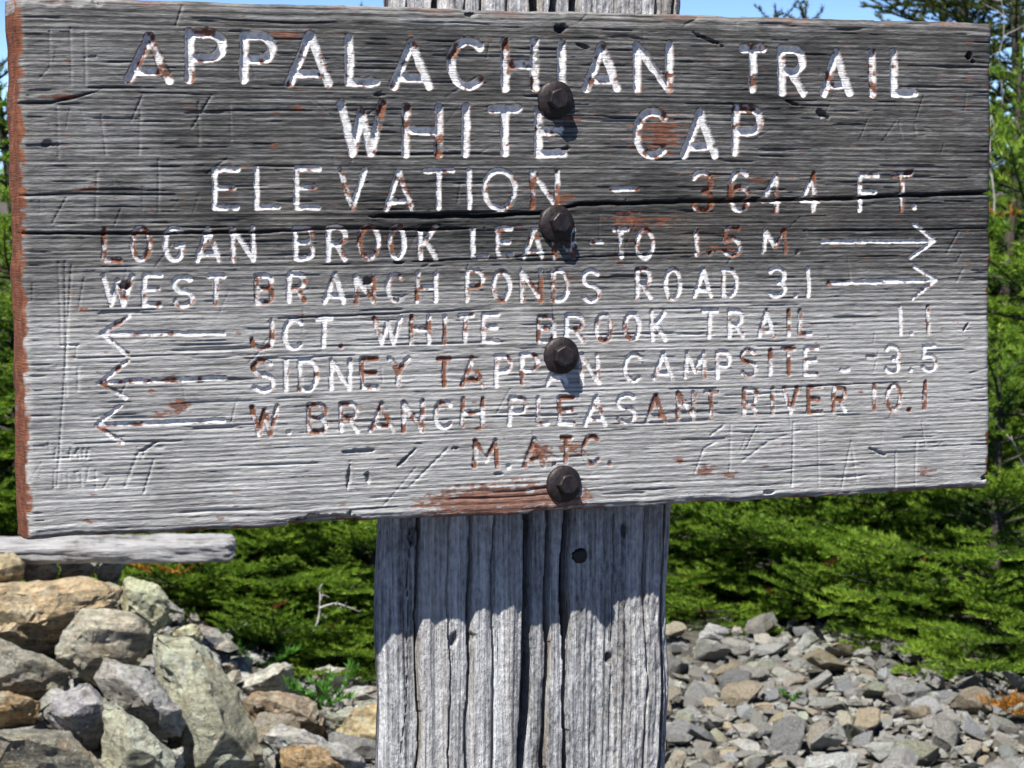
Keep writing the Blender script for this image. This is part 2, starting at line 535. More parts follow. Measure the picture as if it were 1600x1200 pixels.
LN[7] = [('S', 392, 430, 559, 614, .7), ('I', 440, 455, 560, 613, .9), ('D', 465, 499, 559, 613, .75), ('N', 514, 550, 559, 611, .7), ('E', 562, 593, 557, 609, .5), ('Y', 604, 641, 555, 604, .55), ('T', 681, 707, 557, 606, .25), ('A', 718, 758, 555, 606, .55), ('P', 772, 802, 553, 606, .8), ('P', 812, 844, 550, 602, .65), ('A', 853, 890, 552, 603, .8), ('N', 905, 938, 550, 602, .7),
         ('C', 973, 1005, 550, 599, .75), ('A', 1019, 1054, 548, 595, .85), ('M', 1068, 1105, 547, 593, .8), ('P', 1117, 1145, 546, 593, .85), ('S', 1155, 1185, 543, 590, .5), ('I', 1196, 1211, 543, 588, .5), ('T', 1220, 1246, 541, 588, .3), ('E', 1255, 1281, 540, 588, .5), ('-', 1311, 1330, 568, 588, .9), ('-', 1352, 1370, 549, 569, .35), ('3', 1381, 1409, 537, 585, .75), ('.', 1418, 1428, 574, 584, .9), ('5', 1437, 1467, 537, 583, .65)]
LN[8] = [('W', 390, 437, 631, 683, .5), ('.', 445, 457, 670, 682, .95), ('B', 479, 513, 629, 679, .25), ('R', 529, 562, 627, 677, .45), ('A', 576, 618, 627, 677, .45), ('N', 627, 663, 624, 676, .45), ('C', 676, 709, 624, 671, .6), ('H', 719, 758, 620, 669, .3), ('P', 793, 826, 618, 667, .8), ('L', 837, 859, 618, 665, .6), ('E', 870, 900, 617, 665, .35), ('A', 912, 950, 616, 667, .75), ('S', 961, 996, 613, 663, .6), ('A', 1006, 1043, 614, 662, .25), ('N', 1056, 1087, 610, 656, .45), ('T', 1099, 1124, 608, 653, .25),
         ('R', 1159, 1187, 605, 651, .4), ('I', 1200, 1215, 603, 649, .3), ('V', 1222, 1250, 603, 648, .45), ('E', 1260, 1287, 601, 648, .35), ('R', 1299, 1325, 601, 646, .45), ('1', 1360, 1374, 598, 642, .5), ('0', 1383, 1411, 598, 644, .5), ('.', 1415, 1425, 636, 646, .15), ('1', 1438, 1453, 594, 641, .5)]
LN[9] = [('M', 737, 781, 685, 733, .22), ('.', 789, 801, 723, 735, .9), ('A', 816, 854, 682, 732, .35), ('.', 860, 870, 721, 731, .2), ('T', 873, 896, 680, 726, .5), ('C', 908, 940, 678, 728, .4), ('.', 947, 958, 719, 730, .3)]
HALF_W = {1: 6.6, 2: 6.4, 3: 4.2, 4: 3.9, 5: 3.9, 6: 3.8, 7: 3.8, 8: 3.8, 9: 3.9}
ARROWS = [([[(1285, 378), (1461, 376)], [(1428, 350), (1461, 376), (1423, 402)]], .9),
          ([[(1294, 443), (1462, 437)], [(1428, 416), (1462, 437), (1427, 466)]], .92),
          ([[(350, 521), (159, 521)], [(201, 494), (159, 521), (199, 554)]], .78),
          ([[(352, 591), (156, 598)], [(200, 564), (156, 598), (196, 621)]], .62),
          ([[(350, 657), (150, 664)], [(189, 634), (150, 664), (192, 692)]], .78)]
BOLTS = [(866, 155), (869, 348), (875, 555), (880, 755)]


def seg_dist(U, V, pl):
    d = np.full(U.shape, 9.0)
    for (ax, ay), (bx, by) in zip(pl[:-1], pl[1:]):
        ex, ey = bx - ax, by - ay
        L2 = ex * ex + ey * ey + 1e-12
        t = np.clip(((U - ax) * ex + (V - ay) * ey) / L2, 0, 1)
        d = np.minimum(d, np.hypot(U - ax - t * ex, V - ay - t * ey))
    return d


PXM = 1 / 2060.0         # metres on the board per photograph pixel, about


def build_sign():
    root = empty('trail_sign', (0, 0, 0))
    tag(root, 'weathered grey wooden trail sign with carved white lettering bolted to a wide cracked post', 'trail sign')
    Mw = Matrix([list(RB[i]) + [BOARD_C[i]] for i in range(3)] + [[0, 0, 0, 1]])
    foot = BOARD_C + RB @ np.array([0.0, 0.0, -1.45])
    foot[2] = 0.0
    root.matrix_world = Matrix.Translation(foot) @ Mw.to_3x3().to_4x4()
    inv = root.matrix_world.inverted() @ Mw           # board frame inside the root
    loc0 = inv.to_translation()

    NU, NV = 1056, 512
    us = np.linspace(-BW / 2, BW / 2, NU)
    vs = np.linspace(-BH / 2, BH / 2, NV)
    U, V = np.meshgrid(us, vs)
    # photograph-like coordinates, used only to place marks
    PXc = 800 + (U - 0.0) / PXM
    rng = np.random.default_rng(4)

    # ---- grain relief
    warp = 0.005 * (fbm(U * 2.0, V * 4, 31, 2) - 0.5) + 0.0007 * (fbm(U * 11, V * 20, 33, 2) - 0.5)
    Vw = V + warp + 0.012 * U * (-V / BH - 0.1)
    ph = Vw / 0.0037 + 1.3 * vn(Vw * 60, U * 0.5, 35) + 0.5 * vn(Vw * 300, U * 2, 36) + 0.18 * (fbm(U * 45, V * 130, 39, 3) - .5)
    fl = np.floor(ph)
    fr = ph - fl
    amp = (0.35 + 0.85 * vn(fl * 7.31 + 0.5, U * 5 + fl * 1.7, 37)) * (0.55 + 0.9 * fbm(U * 34, Vw * 150, 38, 3))
    ridge = np.where(fr < 0.70, np.sin(np.clip(fr / 0.70, 0, 1) * np.pi) ** 0.7, -0.7 * np.sin((fr - 0.70) / 0.30 * np.pi))
    upper = sstep(-0.03, 0.03, V + 0.02 * (fbm(U * 6, V * 6, 3) - .5))
    h = 0.00029 * ridge * amp * (1.0 - 0.15 * upper)
    h += 0.00075 * (fbm(U * 80, Vw * 800, 41, 3) - 0.5)
    h += 0.00035 * (fbm(U * 60, V * 190, 42, 3) - 0.5)
    h += 0.0008 * (fbm(U * 7, V * 14, 43, 2) - 0.5)
    # small checks along the grain
    ck = fbm(U * 16, Vw * 520, 44, 2)
    h -= 0.0012 * sstep(0.74, 0.84, ck)

    # ---- weathering tone, paint
    su, sv = U / BW, V / BH          # -.5 .. .5
    tone = 0.25 + 0.40 * sstep(0.06, -0.16, sv + 0.10 * (fbm(U * 5, V * 9, 51) - .5))
    tone -= 0.10 * np.exp(-((sv - 0.08) / 0.06) ** 2) * sstep(-.45, -.1, su)
    tone += 0.11 * sstep(-0.30, -0.46, su) * sstep(-.2, .1, sv)
    tone += 0.14 * sstep(0.455, 0.492, sv)
    tone += 0.12 * (fbm(U * 9, V * 40, 52) - 0.5) + 0.10 * (fbm(U * 20, Vw * 420, 53) - 0.5)
    tone += 0.20 * ridge * amp + 0.22 * (fbm(U * 90, Vw * 1100, 55, 3) - .5)
    patch = fbm(U * 11, V * 26, 54)
    tone -= 0.10 * sstep(0.60, 0.72, patch)
    white = np.zeros_like(U)
    red = np.zeros_like(U)

    def win(u0, v0, du, dv):
        return (slice(max(0, np.searchsorted(vs, v0 - dv)), np.searchsorted(vs, v0 + dv)), slice(max(0, np.searchsorted(us, u0 - du)), np.searchsorted(us, u0 + du)))

    def spot(px, py, rx, ry, sd, k=1.0):
        u0, v0 = board_uv(px, py)
        sl = win(u0, v0, rx * PXM * 2.2, ry * PXM * 2.2)
        u, v = U[sl], V[sl]
        q = np.hypot((u - u0) / (rx * PXM), (v - v0) / (ry * PXM))
        n = fbm(u * 260, v * 420, sd)
        red[sl] = np.maximum(red[sl], k * 0.85 * sstep(0.0, 0.4, (0.85 - q) * 0.8 + (0.32 if py > 770 else 0.08) * (q < 1.1) + (n - 0.55) * 1.5 - 0.9 * np.clip(ridge[sl], -.5, 1) * .3 * amp[sl] + 0.6 * (fbm(u * 60, v * 700, sd + 50, 2) - .5)))

    for i, (px, py, rx, ry) in enumerate([(1035, 205, 66, 38), (280, 635, 24, 12), (252, 648, 16, 7), (880, 310, 22, 10), (1000, 345, 70, 14), (1100, 275, 40, 10), (450, 55, 40, 9),
                                          (895, 185, 22, 8), (790, 778, 125, 26), (735, 786, 90, 18), (850, 782, 75, 18), (780, 788, 110, 14), (135, 295, 28, 7), (465, 170, 14, 6), (428, 228, 10, 5), (130, 485, 14, 5), (1345, 613, 10, 4),
                                          (835, 710, 40, 18), (895, 700, 30, 16), (1105, 735, 22, 12), (1140, 742, 22, 8), (1445, 740, 26, 8), (140, 818, 10, 6), (1180, 280, 26, 8), (1130, 390, 40, 10),
                                          (750, 668, 20, 5), (1515, 125, 10, 6), (160, 660, 12, 6), (240, 612, 14, 5), (860, 215, 12, 6), (95, 150, 30, 5), (1060, 720, 12, 6)]):
        spot(px, py, rx, ry, 100 + i)
    rn = fbm(U * 90, V * 300, 66)
    red = np.maximum(red, 0.7 * sstep(0.80, 0.84, rn))

    h *= 0.12 + 0.88 * sstep(0.0005, 0.0065, BW / 2 - np.abs(U))

    # ---- carved letters
    owner = np.zeros((NV, NU), dtype=np.int32)
    ngl = 0
    kinds = []

    def carve(pls, half_px, keep, name, sd):
        nonlocal ngl, h, white, red, tone
        pls = [[board_uv(x, y) for x, y in pl] for pl in pls]
        allp = np.array([p for pl in pls for p in pl])
        rad = half_px * PXM
        pad = rad * 2.2
        i0 = np.searchsorted(us, allp[:, 0].min() - pad); i1 = np.searchsorted(us, allp[:, 0].max() + pad)
        j0 = np.searchsorted(vs, allp[:, 1].min() - pad); j1 = np.searchsorted(vs, allp[:, 1].max() + pad)
        sl = (slice(j0, j1), slice(i0, i1))
        u, v = U[sl], V[sl]
        wu = u + 0.0008 * (vn(u * 190, v * 190, sd) - 0.5)
        wv = v + 0.0008 * (vn(u * 190, v * 190, sd + 1) - 0.5)
        d = np.full(u.shape, 9.0)
        for pl in pls:
            d = np.minimum(d, seg_dist(wu, wv, pl))
        rr = rad * (0.90 + 0.22 * vn(u * 260, v * 260, sd + 2))
        q = d / rr
        D = rad * (0.92 if half_px > 5 else 0.66)
        prof = np.sqrt(np.clip(1 - q ** 3.6, 0, 1))
        hh = h[sl]
        hh = hh * (1 - 0.75 * prof) - D * prof + 0.00022 * prof * (vn(u * 800, v * 800, sd + 3) - .5)
        h[sl] = hh
        inside = sstep(1.12, 0.92, q)
        n1 = fbm(u * 210, v * 210, sd + 4, 4)
        n2 = fbm(u * 60, v * 60, sd + 5, 2)
        dr = np.full(u.shape, 9.0)
        for pl in pls:
            dr = np.minimum(dr, seg_dist(wu + rad * .4, wv - rad * .25, pl))
        side = np.clip((dr - d) / (rad * .45), -1, 1)
        nz = 0.58 * n1 + 0.42 * n2 - 0.07 * side * sstep(.25, .8, q) + 0.03
        thr = 0.485 + (0.66 - keep) * 0.44
        wmask = inside * sstep(thr - 0.06, thr + 0.05, nz) * (0.80 + 0.2 * sstep(.35, .6, fbm(u * 420, v * 420, sd + 8, 2)))
        # what is under the white: red undercoat, now and then bare wood
        n3 = fbm(u * 130, v * 130, sd + 6, 3)
        rmask = inside * sstep(0.30, 0.42, n3)
        bare = sstep(.80, .93, q) * (q < 1.1) * sstep(.44, .6, fbm(u * 170, v * 170, sd + 7, 2) + .16 * (side < 0))  # worn rims, with extra bare wood on upper-left walls as painted-in shade
        wmask = wmask * (1 - .6 * bare); rmask = rmask * (1 - .5 * bare)
        white[sl] = np.maximum(white[sl], wmask)
        red[sl] = np.maximum(red[sl], rmask * 0.95)
        # a little paint caught on the lips
        ow = owner[sl]
        ngl += 1
        ow[q < 1.05] = ngl
        owner[sl] = ow
        kinds.append(name)

    for ln in LN:
        hw = HALF_W[ln]
        for (ch, x0, x1, y0, y1, keep) in LN[ln]:
            if ch in '.':
                pls = [[((x0 + x1) / 2, (y0 + y1) / 2), ((x0 + x1) / 2 + .6, (y0 + y1) / 2)]]
                carve(pls, hw * 1.05, keep, 'punctuation_mark', 500 + ngl * 9)
                continue
            ax, bx = x0 + hw, x1 - hw
            ty, by = y0 + hw, y1 - hw
            if ch == '-':
                pls = [[(x0 + hw, (y0 + y1) / 2), (x1 - hw, (y0 + y1) / 2 - .5)]]
                carve(pls, hw, keep, 'punctuation_mark', 500 + ngl * 9)
                continue
            jit = lambda k=0.8: (rng.random() - .5) * 2 * k
            sk = jit(1.2)
            pls = [[(ax + p[0] * (bx - ax) + sk * (p[1] - .5), by + p[1] * (ty - by)) for p in pl] for pl in G[ch]]
            pls = [[(p[0] + (jit(.5) if len(pl) < 5 else 0), p[1] + (jit(.5) if len(pl) < 5 else 0)) for p in pl] for pl in pls]
            carve(pls, hw, keep, 'numeral' if ch.isdigit() else 'letter', 500 + ngl * 9)
    for pls, keep in ARROWS:
        carve(pls, 3.5, keep, 'arrow', 500 + ngl * 9)

    # ---- cracks, gouges, scratches
    def crack(pl, wpx, depth, jag=1.0, sd=0):
        nonlocal h, tone, white
        P = np.array([board_uv(x, y) for x, y in pl])
        o = np.argsort(P[:, 0]); P = P[o]
        vc = np.interp(us, P[:, 0], P[:, 1], left=9, right=9)
        vc = vc + jag * 0.0016 * (fbm(us * 60, us * 0, sd + 3) - 0.5)
        end = np.minimum(us - P[0, 0] + (0.05 if P[0, 0] < -BW / 2 + .01 else 0), P[-1, 0] + (0.05 if P[-1, 0] > BW / 2 - .01 else 0) - us)
        wv = wpx * PXM * sstep(0, 0.03, end) * (0.6 + 0.8 * fbm(us * 25, us * 0 + 4, sd + 5))
        m = np.exp(-((V - vc[None]) / np.maximum(wv[None], 1e-5)) ** 2) * (end[None] > 0)
        h -= depth * m
        lip = np.exp(-(((V - vc[None]) + 2.2 * wv[None]) / (2 * np.maximum(wv[None], 1e-5))) ** 2) * (end[None] > 0)
        h += 0.0004 * lip
        white *= 1 - 0.9 * m
        tone -= 0.3 * m

    crack([(10, 363), (160, 366), (400, 363), (520, 357), (690, 359), (760, 356)], 1.7, 0.006, 1, 1)
    crack([(560, 339), (640, 338), (750, 339), (850, 333), (905, 320), (1040, 316), (1300, 311), (1450, 305), (1570, 301)], 2.3, 0.009, 1, 2)
    crack([(10, 161), (80, 160), (110, 154), (150, 143), (172, 131)], 1.8, 0.004, .6, 3)
    crack([(1240, 361), (1400, 359), (1570, 357)], 1.1, 0.003, .7, 4)
    crack([(20, 306), (120, 303), (210, 303)], 1.2, 0.002, .7, 5)
    crack([(880, 403), (1000, 398), (1120, 393)], 1.2, 0.0025, .8, 6)
    crack([(620, 410), (760, 404), (880, 398)], 1.2, 0.0025, .8, 7)
    crack([(400, 500), (560, 492), (800, 481)], 1.1, 0.002, .8, 8)
    crack([(1150, 610), (1300, 602), (1430, 596)], 0.9, 0.0016, .8, 9)

    def gouge(px, py, rx, ry, depth, ang=0.0, sd=0):
        nonlocal h, white, tone
        u0, v0 = board_uv(px, py)
        c, s_ = math.cos(ang), math.sin(ang)
        rm = max(rx, ry) * PXM * 1.6
        sl = win(u0, v0, rm, rm)
        u, v = U[sl], V[sl]
        du, dv = (u - u0), (v - v0)
        a = (du * c + dv * s_) / (rx * PXM); b = (-du * s_ + dv * c) / (ry * PXM)
        q = np.hypot(a, b) + 0.9 * (fbm(u * 300, v * 300, 700 + sd, 2) - 0.5)
        m = sstep(1.0, 0.55, q)
        h[sl] -= depth * m
        white[sl] *= 1 - m

    for i, g in enumerate([(876, 44, 11, 7, .010, 0), (1515, 88, 8, 7, .012, 0), (1520, 96, 5, 3, .006, -.6), (1284, 178, 15, 7, .005, -.45), (735, 22, 9, 5, .006, 0), (910, 72, 12, 3.5, .003, -.2),
                           (668, 356, 22, 6, .0035, .1), (575, 440, 8, 6, .004, 0), (195, 447, 10, 6, .005, 0), (560, 705, 34, 3.5, .004, .03), (635, 715, 22, 3, .004, .7), (545, 745, 4, 20, .0035, -.1), (575, 745, 5, 12, .003, .2),
                           (1510, 510, 12, 2.5, .003, 1.0), (625, 410, 9, 3, .003, 0), (1420, 270, 10, 5, .003, .3), (594, 148, 10, 3, .003, 0), (1235, 160, 16, 3, .003, -.3), (1105, 62, 28, 3, .003, -.35), (230, 700, 22, 3, .002, .5),
                           (75, 225, 9, 6, .003, 0), (885, 232, 9, 4, .003, 0), (1370, 705, 18, 3.5, .003, -.4), (713, 700, 6, 3, .003, 0), (780, 740, 8, 3, .003, 0), (1540, 745, 12, 6, .006, .3), (1200, 770, 12, 4, .004, 0)]):
        gouge(*g, sd=i * 3)

    def scratch(pl, wpx, depth):
        nonlocal h, tone
        pp = np.array([board_uv(x, y) for x, y in pl])
        c0 = (pp.min(0) + pp.max(0)) / 2; hw_ = (pp.max(0) - pp.min(0)) / 2 + 4 * wpx * PXM
        sl = win(c0[0], c0[1], hw_[0], hw_[1])
        u, v = U[sl], V[sl]
        if u.size < 9:
            return
        q = seg_dist(u, v, [tuple(p) for p in pp]) / (wpx * PXM)
        m = np.exp(-q ** 2) * (0.35 + 0.9 * fbm(u * 160, v * 160, 77, 2))
        h[sl] -= depth * m
        tone[sl] += 0.10 * m

    SC = [[(78, 48), (78, 105), (62, 122)], [(110, 45), (112, 132)], [(133, 50), (134, 130)], [(133, 90), (150, 88)], [(90, 165), (92, 245)], [(158, 180), (166, 240)], [(222, 150), (205, 190)], [(220, 160), (218, 240)],
          [(310, 160), (312, 225)], [(330, 150), (300, 200)], [(360, 160), (362, 220)], [(150, 340), (152, 270)], [(248, 250), (248, 330)], [(285, 10), (275, 40)],
          [(92, 410), (96, 540)], [(102, 408), (104, 620)], [(112, 415), (90, 760)], [(80, 575), (125, 572)], [(122, 575), (122, 610)], [(97, 540), (122, 540)], [(120, 540), (118, 560)],
          [(88, 700), (86, 716), (103, 716)], [(88, 708), (100, 706)], [(108, 716), (110, 702), (116, 712), (122, 701), (124, 716)], [(130, 702), (130, 716)], [(136, 716), (138, 703), (146, 706)],
          [(86, 735), (85, 762)], [(100, 748), (96, 738), (106, 735), (107, 760)], [(121, 748), (117, 738), (127, 735), (128, 760)], [(138, 733), (136, 750), (152, 748)], [(150, 735), (150, 765)],
          [(215, 700), (222, 714), (232, 698)], [(238, 700), (255, 700)], [(225, 770), (240, 720)], [(195, 760), (215, 710)],
          [(1085, 740), (1100, 700), (1120, 690)], [(1110, 680), (1130, 665)], [(1140, 740), (1142, 665)], [(1160, 720), (1200, 690), (1250, 672)], [(1240, 660), (1238, 760)], [(1278, 655), (1280, 760)],
          [(1316, 760), (1330, 690), (1340, 750)], [(1322, 730), (1345, 728)], [(1400, 705), (1400, 760)], [(1432, 690), (1430, 765)], [(1495, 440), (1505, 420)], [(1405, 190), (1410, 215)], [(1430, 195), (1432, 212), (1445, 212)], [(1445, 200), (1460, 205)],
          [(640, 760), (700, 700)], [(600, 790), (650, 730)], [(1325, 405), (1330, 440)], [(1480, 395), (1498, 362)], [(1070, 40), (1090, 30)], [(700, 150), (745, 120)]]
    for i, pl in enumerate(SC):
        scratch(pl, 1.5 + 0.8 * ((i * 37) % 10) / 10, 0.0006 + 0.0006 * ((i * 53) % 10) / 10)
    for i in range(130):
        x = rng.uniform(40, 1530); y = rng.uniform(20, 800)
        a = rng.normal(1.4, 0.6); L = rng.uniform(8, 46)
        u0, v0 = board_uv(x, y)
        i0, i1 = np.searchsorted(us, [u0 - .03, u0 + .03]); j0, j1 = np.searchsorted(vs, [v0 - .03, v0 + .03])
        sl = (slice(j0, j1), slice(i0, i1))
        if i1 - i0 < 3 or j1 - j0 < 3:
            continue
        e = [(u0, v0), (u0 + L * PXM * math.cos(a), v0 + L * PXM * math.sin(a))]
        q = seg_dist(U[sl], V[sl], e) / (1.3 * PXM)
        h[sl] -= rng.uniform(.0002, .0007) * np.exp(-q ** 2)

    # ---- worn, rounded and chipped edges
    eu = BW / 2 - np.abs(U); ev = BH / 2 - np.abs(V)
    wob = 0.0025 * (fbm(U * 60, V * 60, 81, 3) - .5)
    re_ = 0.0055
    for e in (eu, ev):
        x = np.clip((re_ - (e + wob)) / re_, 0, 1)
        h -= re_ * 0.75 * (1 - np.sqrt(np.clip(1 - x * x, 0, 1)))
    ub1, vb1 = board_uv(508, 806)
    chip = sstep(1, .6, np.hypot((U - ub1) / (58 * PXM), (V + BH / 2) / (15 * PXM)) + 0.9 * (fbm(U * 160, V * 160, 83, 3) - .5))
    h -= 0.013 * chip
    ub2, _ = board_uv(90, 3)
    chip = sstep(1, .5, np.hypot((U - ub2) / (70 * PXM), (V - BH / 2) / (13 * PXM)) + 0.9 * (fbm(U * 130, V * 130, 84, 3) - .5))
    h -= 0.008 * chip
    for k in range(12):
        uc = rng.uniform(-BW / 2, BW / 2); top = rng.random() < .5
        chip = sstep(1, .5, np.hypot((U - uc) / (rng.uniform(8, 26) * PXM), (V - (BH / 2 if top else -BH / 2)) / (rng.uniform(4, 8) * PXM)))
        h -= rng.uniform(.002, .006) * chip
    # red paint surviving along rim, mostly at the ends and underside
    rim = np.minimum(eu, ev)
    red = np.maximum(red, sstep(0.0040, 0.0005, ev + 0.008 * (fbm(U * 120, V * 120, 86) - .35)) * (V < 0) * 0.9)
    red = np.maximum(red, sstep(0.0034, 0.0006, eu + 0.010 * (fbm(U * 150, V * 150, 87) - .42)))
    tan = sstep(.007, .002, ev) * (V > 0) * sstep(.5, .62, fbm(U * 35, V * 60, 88))
    red = np.maximum(red, 0.3 * tan)

    # edge outline is not ruler straight
    Ue = U + 0.0022 * (fbm(V * 30, V * 0, 91, 3)[:, :1] - .5) * np.sign(U) * sstep(.03, 0, eu)
    Ve = V + 0.0030 * (fbm(U * 26, U * 0 + 3, 92, 4) - .5) * sstep(.03, 0, ev) * np.where(V > 0, 0.8, 1.2)
    verts = np.stack([Ue, -h, Ve], -1).reshape(-1, 3)
    tone = np.clip(tone, 0.02, 1)
    rgba = np.stack([np.clip(white, 0, 1), np.clip(red, 0, 1), tone, np.ones_like(U)], -1).reshape(-1, 4)
    idx = np.arange(NU * NV).reshape(NV, NU)
    quads = np.stack([idx[:-1, :-1], idx[:-1, 1:], idx[1:, 1:], idx[1:, :-1]], -1)
    fo = np.maximum(owner[:-1, :-1], owner[1:, 1:]) * ((owner[:-1, :-1] > 0) & (owner[1:, 1:] > 0))

    def part_mesh(name, f, extra=None, extra_rgba=None):
        used, invx = np.unique(f.ravel(), return_inverse=True)
        me = np_mesh(name, verts[used], invx.reshape(f.shape), M_SIGN)
        add_attr(me, 'mask', rgba[used])
        return me

    # board: front without the letter faces + rim + back
    bf = quads[fo == 0]
    ring = np.concatenate([idx[0, :], idx[1:, -1], idx[-1, -2::-1], idx[-2:0:-1, 0]])
    nr = len(ring)
    rv = verts[ring].copy()
    layers = []
    base_n = NU * NV
    steps = [0.003, 0.010, 0.018, 0.027, BT - .003, BT]
    allv = [verts]; allc = [rgba]
    prev = ring
    faces = [bf]
    for k, dy in enumerate(steps):
        q = rv.copy()
        fr_ = dy / BT
        left = sstep(-BW / 2 + .012, -BW / 2 + .001, q[:, 0])
        q[:, 1] = np.maximum(rv[:, 1] + .0004 * (k + 1), 0) * (1 - fr_) + dy * 1.0
        q[:, 1] = np.maximum(q[:, 1], rv[:, 1] + 0.0005 * (k + 1))
        q[:, 0] -= left * 0.0022 * fr_
        jn = (fbm(q[:, 0] * 45 + 3, q[:, 2] * 45 + k * .8, 95, 3) - .5) * 0.0016
        q[:, 0] += jn * (np.abs(np.abs(q[:, 0]) - BW / 2) < .012) * np.sign(q[:, 0])
        q[:, 2] += jn * (np.abs(np.abs(q[:, 2]) - BH / 2) < .012) * np.sign(q[:, 2])
        if k == len(steps) - 1:
            q[:, 0] *= 0.994; q[:, 2] *= 0.988
        c = np.zeros((nr, 4)); c[:, 3] = 1
        bare = fbm(q[:, 0] * 70 + q[:, 2] * 90, np.full(nr, k * 1.3), 97, 3)
        c[:, 1] = sstep(.9, .8, bare) * np.where(q[:, 2] > BH / 2 - .01, .25, 1.0)
        c[:, 2] = np.where(q[:, 2] > BH / 2 - .01, .7, .40)
        newi = base_n + k * nr + np.arange(nr)
        allv.append(q); allc.append(c)
        faces.append(np.stack([prev, newi, np.roll(newi, -1), np.roll(prev, -1)], -1))
        prev = newi
    cidx = base_n + len(steps) * nr
    allv.append(np.array([[0, BT, 0.]])); allc.append(np.array([[0, 1, .3, 1.]]))
    faces.append(np.stack([prev, np.full(nr, cidx), np.full(nr, cidx), np.roll(prev, -1)], -1))
    verts_all = np.concatenate(allv); rgba_all = np.concatenate(allc)
    quad_faces = np.concatenate(faces[:-1])
    used, invx = np.unique(quad_faces.ravel(), return_inverse=True)
    me = np_mesh('board', verts_all[used], invx.reshape(-1, 4), M_SIGN)
    add_attr(me, 'mask', rgba_all[used])
    board = link(bpy.data.objects.new('board', me), root)
    board.location = loc0
    # a plain closed back
    bvs = verts_all[prev][:, [0, 1, 2]]
    bb = bmesh.new()
    step = 10
    bl = [bb.verts.new(p) for p in bvs[::step]]
    bb.faces.new(bl)
    bme = bpy.data.meshes.new('board_back'); bb.to_mesh(bme); bb.free()
    bme.materials.append(M_SIGN)
    nb = len(bme.vertices)
    add_attr(bme, 'mask', np.tile(np.array([[0, .8, .35, 1]]), (nb, 1)))
    link(bpy.data.objects.new('back_face', bme), board)

    for g in range(1, ngl + 1):
        f = quads[fo == g]
        if len(f) < 4:
            continue
        link(bpy.data.objects.new(kinds[g - 1], part_mesh(kinds[g - 1], f)), board)

    # ---- bolts: lag bolt heads over dished washers
    def lathe(prof, n, hexa=None):
        bm = bmesh.new()
        rings = []
        for (r, y) in prof:
            ring = []
            for i in range(n):
                a = 2 * math.pi * i / n
                rr = r
                if hexa:
                    k = math.cos(math.pi / 6) / math.cos(((a + math.pi / 6) % (math.pi / 3)) - math.pi / 6)
                    rr = r * (1 + hexa * (k - 1) * 1.0)
                ring.append(bm.verts.new((rr * math.cos(a), y, rr * math.sin(a))))
            rings.append(ring)
        for a, b in zip(rings[:-1], rings[1:]):
            for i in range(n):
                bm.faces.new((a[i], a[(i + 1) % n], b[(i + 1) % n], b[i]))
        bm.faces.new(rings[-1])
        bm.normal_update()
        bmesh.ops.recalc_face_normals(bm, faces=bm.faces)
        for v in bm.verts:
            p = v.co * 300
            v.co += Vector((mnoise.noise(p), mnoise.noise(p + Vector((9, 0, 0))), mnoise.noise(p + Vector((0, 9, 0))))) * 0.00025
        for f in bm.faces:
            f.smooth = True
        return bm

    head_bm = lathe([(.0076, 0), (.0078, -.001), (.0078, -.0058), (.0074, -.0068), (.0066, -.0073), (.0060, -.0072), (.0001, -.0073)], 48, 0.95)
    head_me = bpy.data.meshes.new('bolt'); head_bm.to_mesh(head_me); head_bm.free()
    head_me.materials.append(M_BOLT)
    head_me.set_sharp_from_angle(angle=R(38))
    wash_bm = lathe([(.0137, 0.004), (.0137, -.0012), (.0133, -.0022), (.0118, -.0031), (.0085, -.0042), (.0070, -.0046)], 56)
    wash_me = bpy.data.meshes.new('washer'); wash_bm.to_mesh(wash_me); wash_bm.free()
    wash_me.materials.append(M_BOLT)
    wash_me.set_sharp_from_angle(angle=R(38))
    for i, (px, py) in enumerate(BOLTS):
        u0, v0 = board_uv(px, py)
        b = link(bpy.data.objects.new('bolt', head_me), root)
        b.location = Vector(loc0) + Vector((u0, -.0046, v0))
        b.rotation_euler = (R([2, -2, 1, -1][i]), R([12, 41, 3, 27][i]), R([-2, 2, -3, 1][i]))
        w = link(bpy.data.objects.new('washer', wash_me), b)
        w.location = (0.0004, .0046, -.0003)

    build_post(root, inv)
    return root


